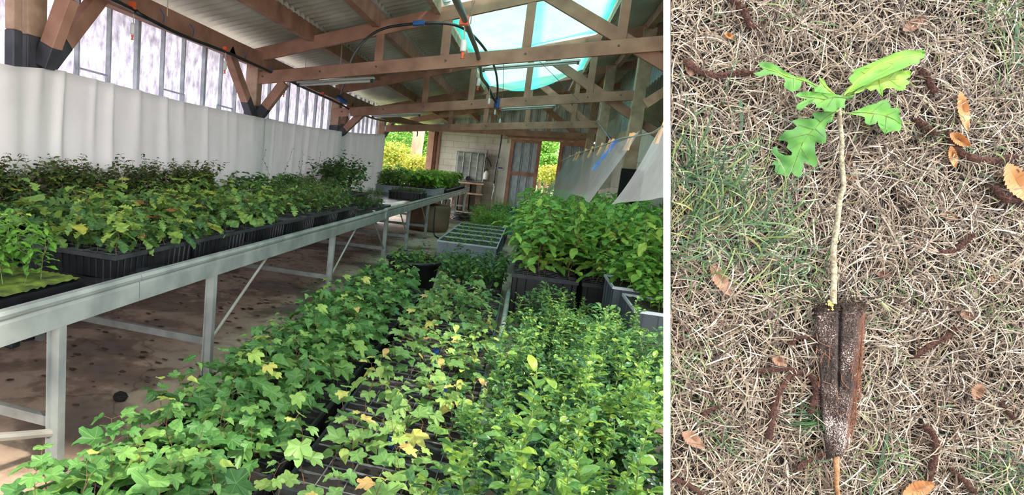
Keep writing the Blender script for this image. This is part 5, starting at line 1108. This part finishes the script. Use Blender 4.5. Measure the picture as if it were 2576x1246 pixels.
for (px, py, an, ln, ws, hh, cu, lm, lb) in ((2425, 280, 80, 102, .75, .017, .6, L_DEAD, 'upright orange dead leaf at the upper right'), (2416, 352, 30, 62, 1.2, .018, 1, L_DEAD, 'curled orange dead leaf below the upright one'), (2398, 395, 78, 58, 1.0, .016, .5, L_DEAD, 'small orange dead leaf under the curled one'),
     (2560, 460, 60, 110, 1.35, .018, .6, L_DEAD, 'big orange toothed leaf at the right edge'), (2461, 984, -60, 46, 1.9, .016, .4, L_DEAD2, 'round tan dead leaf right of the plug'), (1962, 910, 20, 40, 1.5, .015, .4, L_DEAD2, 'pinkish dead leaf above the hooked catkin'),
     (1814, 706, 58, 92, 1.0, .017, .5, L_DEAD2, 'brown ragged leaf left of the stem'), (1745, 1108, 35, 70, 1.2, .016, .4, L_DEAD2, 'pale ragged leaf at the lower left'), (2312, 1232, -20, 88, 1.3, .018, .7, L_DEAD, 'orange leaf at the bottom right of the tap root'),
     (2136, 402, 70, 40, 1.2, .014, .4, L_DEAD2, 'small brown leaf right of the upper stem'), (2142, 448, 10, 30, 1.3, .014, .4, L_DEAD2, 'tiny brown leaf right of the stem below another'), (2300, 60, -30, 66, 1.1, .014, .5, L_DEAD2, 'brown leaf above the top right oak leaf'),
     (2440, 795, 10, 50, 1.0, .014, .4, L_DEAD2, 'tan leaf scrap right of the plug top'), (2390, 545, 15, 46, 1.2, .013, .3, L_DEAD2, 'grey-brown leaf scrap right of the stem'), (2225, 690, 0, 40, 1.0, .014, .4, L_DEAD2, 'tan leaf scrap just above and right of the plug'), (2095+20, 590, 0, 1, 1, 0, 0, None, ''), (1835, 90, 30, 30, 1.2, .014, .4, L_DEAD, 'small orange leaf scrap at the upper left'), (2310, 610, 60, 34, 1.0, .013, .3, L_DEAD2, 'brown leaf scrap below the middle right'), (2500, 700, -20, 30, 1.2, .013, .3, L_DEAD2, 'small tan scrap at the right edge middle'), (1735, 175, 70, 40, 1.3, .014, .3, L_DEAD2, 'reddish leaf scrap at the left by the catkin')):
    if lm is None: continue
    tag(lawn_leaf(SERR, px, py, an, ln, ws, hh, cu).build('dead_leaf', lm, smooth=False), lb, 'dead leaf', 'dead leaves on the lawn')

# the oak seedling with its root plug
oak = thing('oak_seedling_with_plug', 'young oak seedling lying on the lawn with lobed leaves and conical root plug', 'seedling', L(2100, 740, .02))
OB = oak.location.copy()
def rel(P): return [tuple(Vector(p) - OB) for p in P]
st = [(2096, 765, .030), (2097, 730, .030), (2098, 690, .028), (2096, 640, .026), (2100, 600, .025), (2108, 545, .025), (2113, 500, .026), (2122, 470, .027), (2121, 445, .027), (2117, 400, .028), (2118, 350, .029), (2113, 310, .030), (2111, 275, .031), (2116, 250, .032), (2124, 235, .033)]
q = MB(); P = smooth_pts([S(*s_) for s_ in st], 4); n = len(P)
R = random.Random(3); q.tube(rel(P), [(6.8 - 3.0 * (i / n)) * MPX * (1 + (.12 if i % 9 == 0 else 0) + R.uniform(-.03, .03)) for i in range(n)], 12)
q.build('stem', mat('pale_oak_bark', (96, 88, 66), (156, 150, 128), 260, (1, 1, 1), .7, bump=.4), oak, smooth=True)
L_OAKY = leafmat('young_oak_leaf', [(0, (34, 88, 34)), (.4, (72, 128, 40)), (.7, (106, 146, 40)), (1, (136, 156, 42))], trans=.2, rough=.6, var=0, veinw=.0001)
VEIN = mat('oak_leaf_vein', (66, 84, 44), (84, 100, 52), 200, rough=.6)
VEINL = mat('pale_leaf_vein', (120, 156, 66), (140, 170, 76), 200, rough=.6)
def zp(pts): return [(1840 + a / 3.28, 100 + b_ / 3.28) for a, b_ in pts]
def oak_leaf(outline, mid, h0, h1, tint, veins, vm, droop=.008, tipburn=None):
    O = zp(outline); Mp = zp(mid); me = bpy.data.meshes.new('leaf'); bm = bmesh.new()
    vs = [bm.verts.new((x, y, 0)) for x, y in O[:-1] if True]; bm.faces.new(vs)
    bmesh.ops.triangulate(bm, faces=bm.faces[:]); bmesh.ops.subdivide_edges(bm, edges=bm.edges[:], cuts=3, use_grid_fill=True)
    MM = np.array(Mp); seg = np.diff(MM, axis=0); sl = np.linalg.norm(seg, axis=1); cum = np.concatenate([[0], np.cumsum(sl)]); tot = cum[-1]
    def prof(x, y):
        best = (1e9, 0, 1)
        for i in range(len(seg)):
            t = max(0, min(1, ((x - MM[i][0])*seg[i][0] + (y - MM[i][1])*seg[i][1]) / sl[i]**2)); cx, cy = MM[i] + seg[i]*t
            d = math.hypot(x - cx, y - cy)
            if d < best[0]: best = (d, (cum[i] + t*sl[i]) / tot, 1 if seg[i][0]*(y - MM[i][1]) - seg[i][1]*(x - MM[i][0]) > 0 else -1)
        return best
    def H(x, y):
        d, t, s_ = prof(x, y); return h0 + (h1 - h0)*t + .0011*abs(d)*.12 - droop*(d/34)**2*.35 + .0012*math.sin(t*22 + s_) * min(1, d/12)
    tv = []
    for v in bm.verts:
        x, y = v.co.x, v.co.y; d, t, s_ = prof(x, y); v.co = S(x, y, H(x, y)) - OB
        tv.append(tint + (.1 + .3*math.sin(t*PI)) * math.exp(-d/9) + .10*math.sin(x*.13)*math.cos(y*.11))
    bm.to_mesh(me); bm.free(); at = me.attributes.new('tint', 'FLOAT', 'POINT'); at.data.foreach_set('value', np.array(tv, np.float32)); at = me.attributes.new('mid', 'FLOAT', 'POINT'); at.data.foreach_set('value', np.ones(len(tv), np.float32))
    me.materials.append(L_OAKY); me.polygons.foreach_set('use_smooth', [True]*len(me.polygons))
    o = bpy.data.objects.new('leaf', me); COL.objects.link(o); o.parent = oak
    q = MB(); mp = smooth_pts([(a, b_, 0) for a, b_ in Mp], 4); P = [S(p.x, p.y, H(p.x, p.y) + .0006) for p in mp]; n = len(P)
    q.tube(rel(P), [.0006 * (1 - .6*i/n) for i in range(n)], 5)
    for a, c_ in veins:
        a, c_ = zp([a, c_]); k = [(a[0] + (c_[0]-a[0])*f, a[1] + (c_[1]-a[1])*f) for f in (0, .25, .5, .75, 1)]
        q.tube(rel([S(x, y, H(x, y) + .0005) for x, y in k]), [.0003, .0003, .00025, .0002, .00015], 4)
    q.build('veins', vm, o); return o
oak_leaf([(860,600),(790,590),(735,600),(690,595),(670,610),(685,650),(640,655),(560,650),(495,672),(540,715),(510,740),(450,750),(400,795),(385,830),(450,835),(470,850),(455,890),(500,930),(495,955),(440,955),(410,940),(385,925),(375,880),(345,885),(335,920),(345,950),(375,975),(400,975),(330,1020),(365,1040),(355,1075),(365,1105),(415,1115),(450,1135),(480,1115),(500,1095),(525,1125),(550,1135),(580,1110),(600,1000),(640,1030),(690,1055),(710,1020),(700,960),(690,930),(690,840),(735,860),(780,850),(785,790),(770,740),(790,690),(830,680),(838,640),(860,600)],
    [(860,597),(800,630),(740,680),(680,740),(640,780),(600,830),(570,900),(540,980),(510,1060)], .034, .022, .15, [((740,680),(690,640)),((680,740),(550,700)),((640,775),(430,820)),((600,840),(480,900)),((575,890),(640,990)),((550,950),(430,1040)),((640,780),(700,800)),((690,730),(770,800))], VEIN)
oak_leaf([(700,375),(650,340),(590,310),(520,300),(440,260),(380,215),(310,185),(250,180),(225,195),(232,220),(265,245),(235,262),(180,275),(205,295),(245,305),(290,290),(340,285),(390,300),(435,320),(445,345),(430,375),(445,400),(500,430),(550,415),(575,385),(580,345),(610,345),(650,380),(670,400),(700,385),(700,375)],
    [(700,380),(640,350),(560,325),(470,305),(390,270),(310,245),(250,225)], .036, .030, .2, [((520,315),(520,400)),((400,275),(360,235))], VEINL)
oak_leaf([(1020,450),(960,465),(900,460),(840,445),(780,440),(700,430),(620,425),(560,435),(520,460),(570,480),(630,490),(580,510),(535,540),(540,575),(580,580),(610,550),(640,530),(690,520),(700,545),(690,565),(740,560),(770,590),(830,595),(870,590),(880,560),(940,565),(935,520),(945,490),(990,485),(1020,450)],
    [(960,480),(900,475),(850,470),(780,490),(700,480),(620,470),(570,462)], .042, .036, .25, [((850,470),(790,560)),((780,490),(720,530)),((800,480),(740,440)),((700,480),(580,540))], VEIN)
oak_leaf([(860,450),(830,425),(790,380),(765,330),(720,310),(735,370),(680,395),(690,430),(760,440),(860,450)], [(850,445),(800,410),(760,370),(730,325)], .040, .038, .35, [], VEINL)
oak_leaf([(925,465),(935,430),(975,385),(1000,370),(965,325),(980,300),(1010,275),(990,260),(1060,240),(1150,230),(1190,200),(1250,160),(1340,110),(1440,85),(1530,88),(1590,82),(1595,100),(1540,125),(1598,115),(1590,150),(1555,160),(1550,195),(1500,205),(1440,215),(1380,205),(1320,215),(1270,250),(1220,245),(1160,250),(1090,310),(1040,360),(1000,390),(960,430),(925,465)],
    [(930,460),(980,400),(1040,330),(1110,280),(1190,220),(1280,180),(1380,150),(1480,130),(1570,110)],   .036, .046, .45, [((1110,280),(1060,255)),((1280,180),(1340,200)),((1380,150),(1440,110))], VEINL)
oak_leaf([(1010,445),(1060,390),(1100,340),(1150,300),(1220,265),(1290,250),(1350,260),(1420,255),(1470,250),(1488,275),(1475,310),(1440,325),(1470,345),(1465,365),(1440,375),(1440,400),(1410,420),(1370,420),(1340,400),(1280,400),(1250,420),(1250,470),(1225,450),(1195,405),(1150,425),(1110,400),(1090,420),(1050,440),(1010,445)],
    [(1015,440),(1080,385),(1140,350),(1220,330),(1300,325),(1380,320),(1460,290)], .034, .030, .6, [((1140,350),(1190,300)),((1220,330),(1235,430)),((1300,325),(1400,390)),((1300,325),(1350,275))], VEINL)
oak_leaf([(1085,375),(1040,375),(980,380),(935,430),(925,460),(960,462),(1010,440),(1045,442),(1080,420),(1085,375)], [(935,455),(990,420),(1070,395)], .031, .030, .55, [], VEINL)
oak_leaf([(930,610),(960,605),(1040,580),(1130,540),(1200,525),(1240,500),(1290,495),(1300,515),(1260,555),(1320,565),(1370,560),(1390,585),(1360,620),(1390,650),(1415,675),(1400,700),(1405,725),(1385,760),(1340,750),(1290,740),(1270,780),(1240,750),(1210,700),(1205,670),(1190,695),(1140,705),(1105,690),(1100,640),(1050,625),(960,612),(930,610)],
    [(935,608),(1010,600),(1090,600),(1180,610),(1260,625),(1330,650),(1390,690)], .030, .026, .3, [((1150,605),(1260,520)),((1180,610),(1150,690)),((1270,628),(1360,590)),((1280,630),(1270,740))], VEIN)
q = MB(); q.tube(rel([S(*zp([(930, 470)])[0], .034), S(*zp([(905, 500)])[0], .034), S(*zp([(895, 560)])[0], .032)]), .0011, 6); q.tube(rel([S(*zp([(930, 608)])[0], .030), S(*zp([(900, 590)])[0], .031)]), .0011, 6); q.tube(rel([S(*zp([(860, 597)])[0], .034), S(*zp([(893, 575)])[0], .032)]), .0011, 6)
q.build('leaf_stalks', STEMG, oak)
# plug
def plugmat():
    m, n, l, b = nt('rooted_potting_mix')
    tc = n.new('ShaderNodeTexCoord'); n1 = n.new('ShaderNodeTexNoise'); n1.inputs['Scale'].default_value = 700; n1.inputs['Detail'].default_value = 3
    n2 = n.new('ShaderNodeTexNoise'); n2.inputs['Scale'].default_value = 38; n2.inputs['Detail'].default_value = 4
    at = n.new('ShaderNodeAttribute'); at.attribute_name = 'tint'; at2 = n.new('ShaderNodeAttribute'); at2.attribute_name = 'mid'
    l.new(tc.outputs['Object'], n1.inputs[0]); l.new(tc.outputs['Object'], n2.inputs[0])
    ad = n.new('ShaderNodeMath'); ad.operation = 'MULTIPLY_ADD'; l.new(n2.outputs[0], ad.inputs[0]); ad.inputs[1].default_value = .55; l.new(n1.outputs[0], ad.inputs[2])
    a2 = n.new('ShaderNodeMath'); a2.operation = 'MULTIPLY_ADD'; l.new(at.outputs['Fac'], a2.inputs[0]); a2.inputs[1].default_value = .20; l.new(ad.outputs[0], a2.inputs[2])
    r = ramp(n, [(.58, srgb(18, 13, 12)), (.70, srgb(44, 32, 28)), (.82, srgb(72, 56, 50)), (.90, srgb(160, 154, 150))]); 
    mr = n.new('ShaderNodeMath'); mr.operation = 'MULTIPLY'; l.new(a2.outputs[0], mr.inputs[0]); mr.inputs[1].default_value = .90; l.new(mr.outputs[0], r.inputs[0])
    mx = n.new('ShaderNodeMix'); mx.data_type = 'RGBA'; l.new(at2.outputs['Fac'], mx.inputs[0]); l.new(r.outputs[0], mx.inputs[6]); mx.inputs[7].default_value = (*srgb(104, 64, 46), 1)
    l.new(mx.outputs[2], b.inputs['Base Color']); b.inputs['Roughness'].default_value = 1
    bu = n.new('ShaderNodeBump'); bu.inputs['Strength'].default_value = 1; bu.inputs['Distance'].default_value = .0015; l.new(n1.outputs[0], bu.inputs['Height']); l.new(bu.outputs[0], b.inputs['Normal']); return m
rows = [(762, 2050, 2180, .020), (775, 2046, 2183, .024), (800, 2046, 2183, .026), (860, 2048, 2178, .026), (930, 2053, 2170, .025), (965, 2056, 2166, .024), (1000, 2060, 2158, .025), (1040, 2066, 2150, .025), (1080, 2072, 2143, .024), (1120, 2074, 2135, .023), (1148, 2076, 2124, .022), (1156, 2080, 2118, .016)]
ny, nx = 90, 40; V = []; T = []; Mi = []; rs = np.random.RandomState(6)
ry = [r[0] for r in rows]
for i in range(ny + 1):
    y = 762 + (1155 - 762)*i/ny; xl = np.interp(y, ry, [r[1] for r in rows]); xr = np.interp(y, ry, [r[2] for r in rows]); hh = np.interp(y, ry, [r[3] for r in rows])
    for j in range(nx + 1):
        u = j / nx; c_ = .0
        # facets: left side wall, left face, groove, right face, chamfer, right side wall
        prof = np.interp(u, [0, .015, .10, .40, .44, .49, .53, .78, .93, .985, 1], [.001, .016/.026, .92, 1, .97, .70, .98, 1, .78, .35, .001])
        g_ = 1 - max(0, min(1, (y - 960) / 60)) if .42 < u < .52 else 1
        if .42 < u < .52: prof = prof * g_ + (1 - g_)
        h = hh * prof * (1 if 0 < u < 1 else 0) + (rs.uniform(-.0009, .0009) if 0 < u < 1 else 0)
        x = xl + (xr - xl)*u + rs.uniform(-.8, .8)
        V.append(tuple(S(x, y + rs.uniform(-.8, .8), max(0, h)) - OB))
        white = .0
        if y > 980: white = .45 * math.exp(-((y - 1085) / 50) ** 2) + .15*(y > 1010)
        if u < .4 and y < 860: white += .25
        if .5 < u < .8 and 850 < y < 930: white += .3
        if y < 785: white = -.3
        T.append(white); Mi.append(max(0, min(.7, (u - .80) * 5)) * (1 if 790 < y < 1100 else .3))  # right flank painted orange-brown, its lit side put into the colour
q = MB(); q.add(V, [(i*(nx+1)+j, i*(nx+1)+j+1, (i+1)*(nx+1)+j+1, (i+1)*(nx+1)+j) for i in range(ny) for j in range(nx)], T, Mi); q.m[0][0] = 0
plug = q.build('root_plug', plugmat(), oak, smooth=True)
# top crumbs
R = random.Random(5); q = MB()
for k in range(420):
    c_ = S(R.uniform(2046, 2184), R.gauss(768, 12), R.uniform(.012, .029)) - OB; s_ = R.uniform(.0006, .0016); A = [Vector((R.uniform(-1,1), R.uniform(-1,1), R.uniform(-1,1))).normalized()*s_ for _ in range(6)]
    q.add([tuple(c_ + UX*s_), tuple(c_ + UD*s_), tuple(c_ - UX*s_), tuple(c_ - UD*s_), tuple(c_ + NRM*s_), tuple(c_ - NRM*s_)], [(0,1,4),(1,2,4),(2,3,4),(3,0,4),(1,0,5),(2,1,5),(3,2,5),(0,3,5)])
q.build('soil_crumbs', mat('crumbs', (24, 18, 14), (60, 46, 34), 900, rough=1), plug)
q = MB()
for k in range(16):
    c_ = S(2088 + R.gauss(0, 7), 768 + R.gauss(0, 5), .031) - OB; s_ = R.uniform(.001, .0022)
    q.add([tuple(c_ + UX*s_), tuple(c_ + UD*s_), tuple(c_ - UX*s_), tuple(c_ - UD*s_), tuple(c_ + NRM*s_), tuple(c_ - NRM*s_)], [(0,1,4),(1,2,4),(2,3,4),(3,0,4),(1,0,5),(2,1,5),(3,2,5),(0,3,5)])
u_ = q.build('cream_fungus', mat('cream_fungus', (164, 142, 72), (200, 180, 120), 600, rough=.8), plug); u_['label'] = 'cream yellow crumbs at the foot of the stem'
q = MB(); rt = [((2052,878),(2075,890),(2090,905)), ((2048,915),(2052,890),(2056,872)), ((2064,912),(2070,895),(2078,885)), ((2084,925),(2086,900),(2088,865)), ((2118,940),(2118,958),(2135,978)), ((2130,905),(2145,925),(2142,960)), ((2050,925),(2062,955),(2060,975),(2058,960)), ((2128,1035),(2136,1060),(2134,1100)), ((2070,960),(2085,965),(2092,968)), ((2106,1000),(2107,985),(2108,1010)), ((2054,840),(2060,860),(2085,872)), ((2100,1030),(2112,1045),(2126,1040)), ((2140,940),(2150,900),(2148,880))]
for a in rt: 
    hb = .0275; q.tube(rel(smooth_pts([S(x, y, hb if y < 950 else .0265) if x > 2056 else S(x, y, .022) for x, y in a], 4)), .0004, 5)
for k in range(60):
    x = R.uniform(2150, 2176); y = R.uniform(800, 1060); x = min(x, np.interp(y, ry, [r[2] for r in rows]) - 3); 
    q.tube(rel([S(x, y, .021), S(x - R.uniform(-5, 5), y + 20, .0225), S(x + R.uniform(-8, 4), y + R.uniform(30, 60), .020)]), .0003, 4)
r_ = q.build('fine_roots', mat('orange_roots', (78, 46, 30), (116, 72, 46), 300, rough=.7), plug)
q = MB(); q.tube(rel(smooth_pts([S(2104, 1140, .016), S(2104, 1170, .021), S(2106, 1190, .021), S(2104, 1215, .021), S(2108, 1246, .020), S(2112, 1300, .018)], 4)), [x*MPX for x in np.linspace(7, 4, 21)], 8)
q.build('tap_root', mat('tan_root', (104, 68, 40), (150, 110, 74), 200, rough=.7, bump=.3), oak, smooth=True)
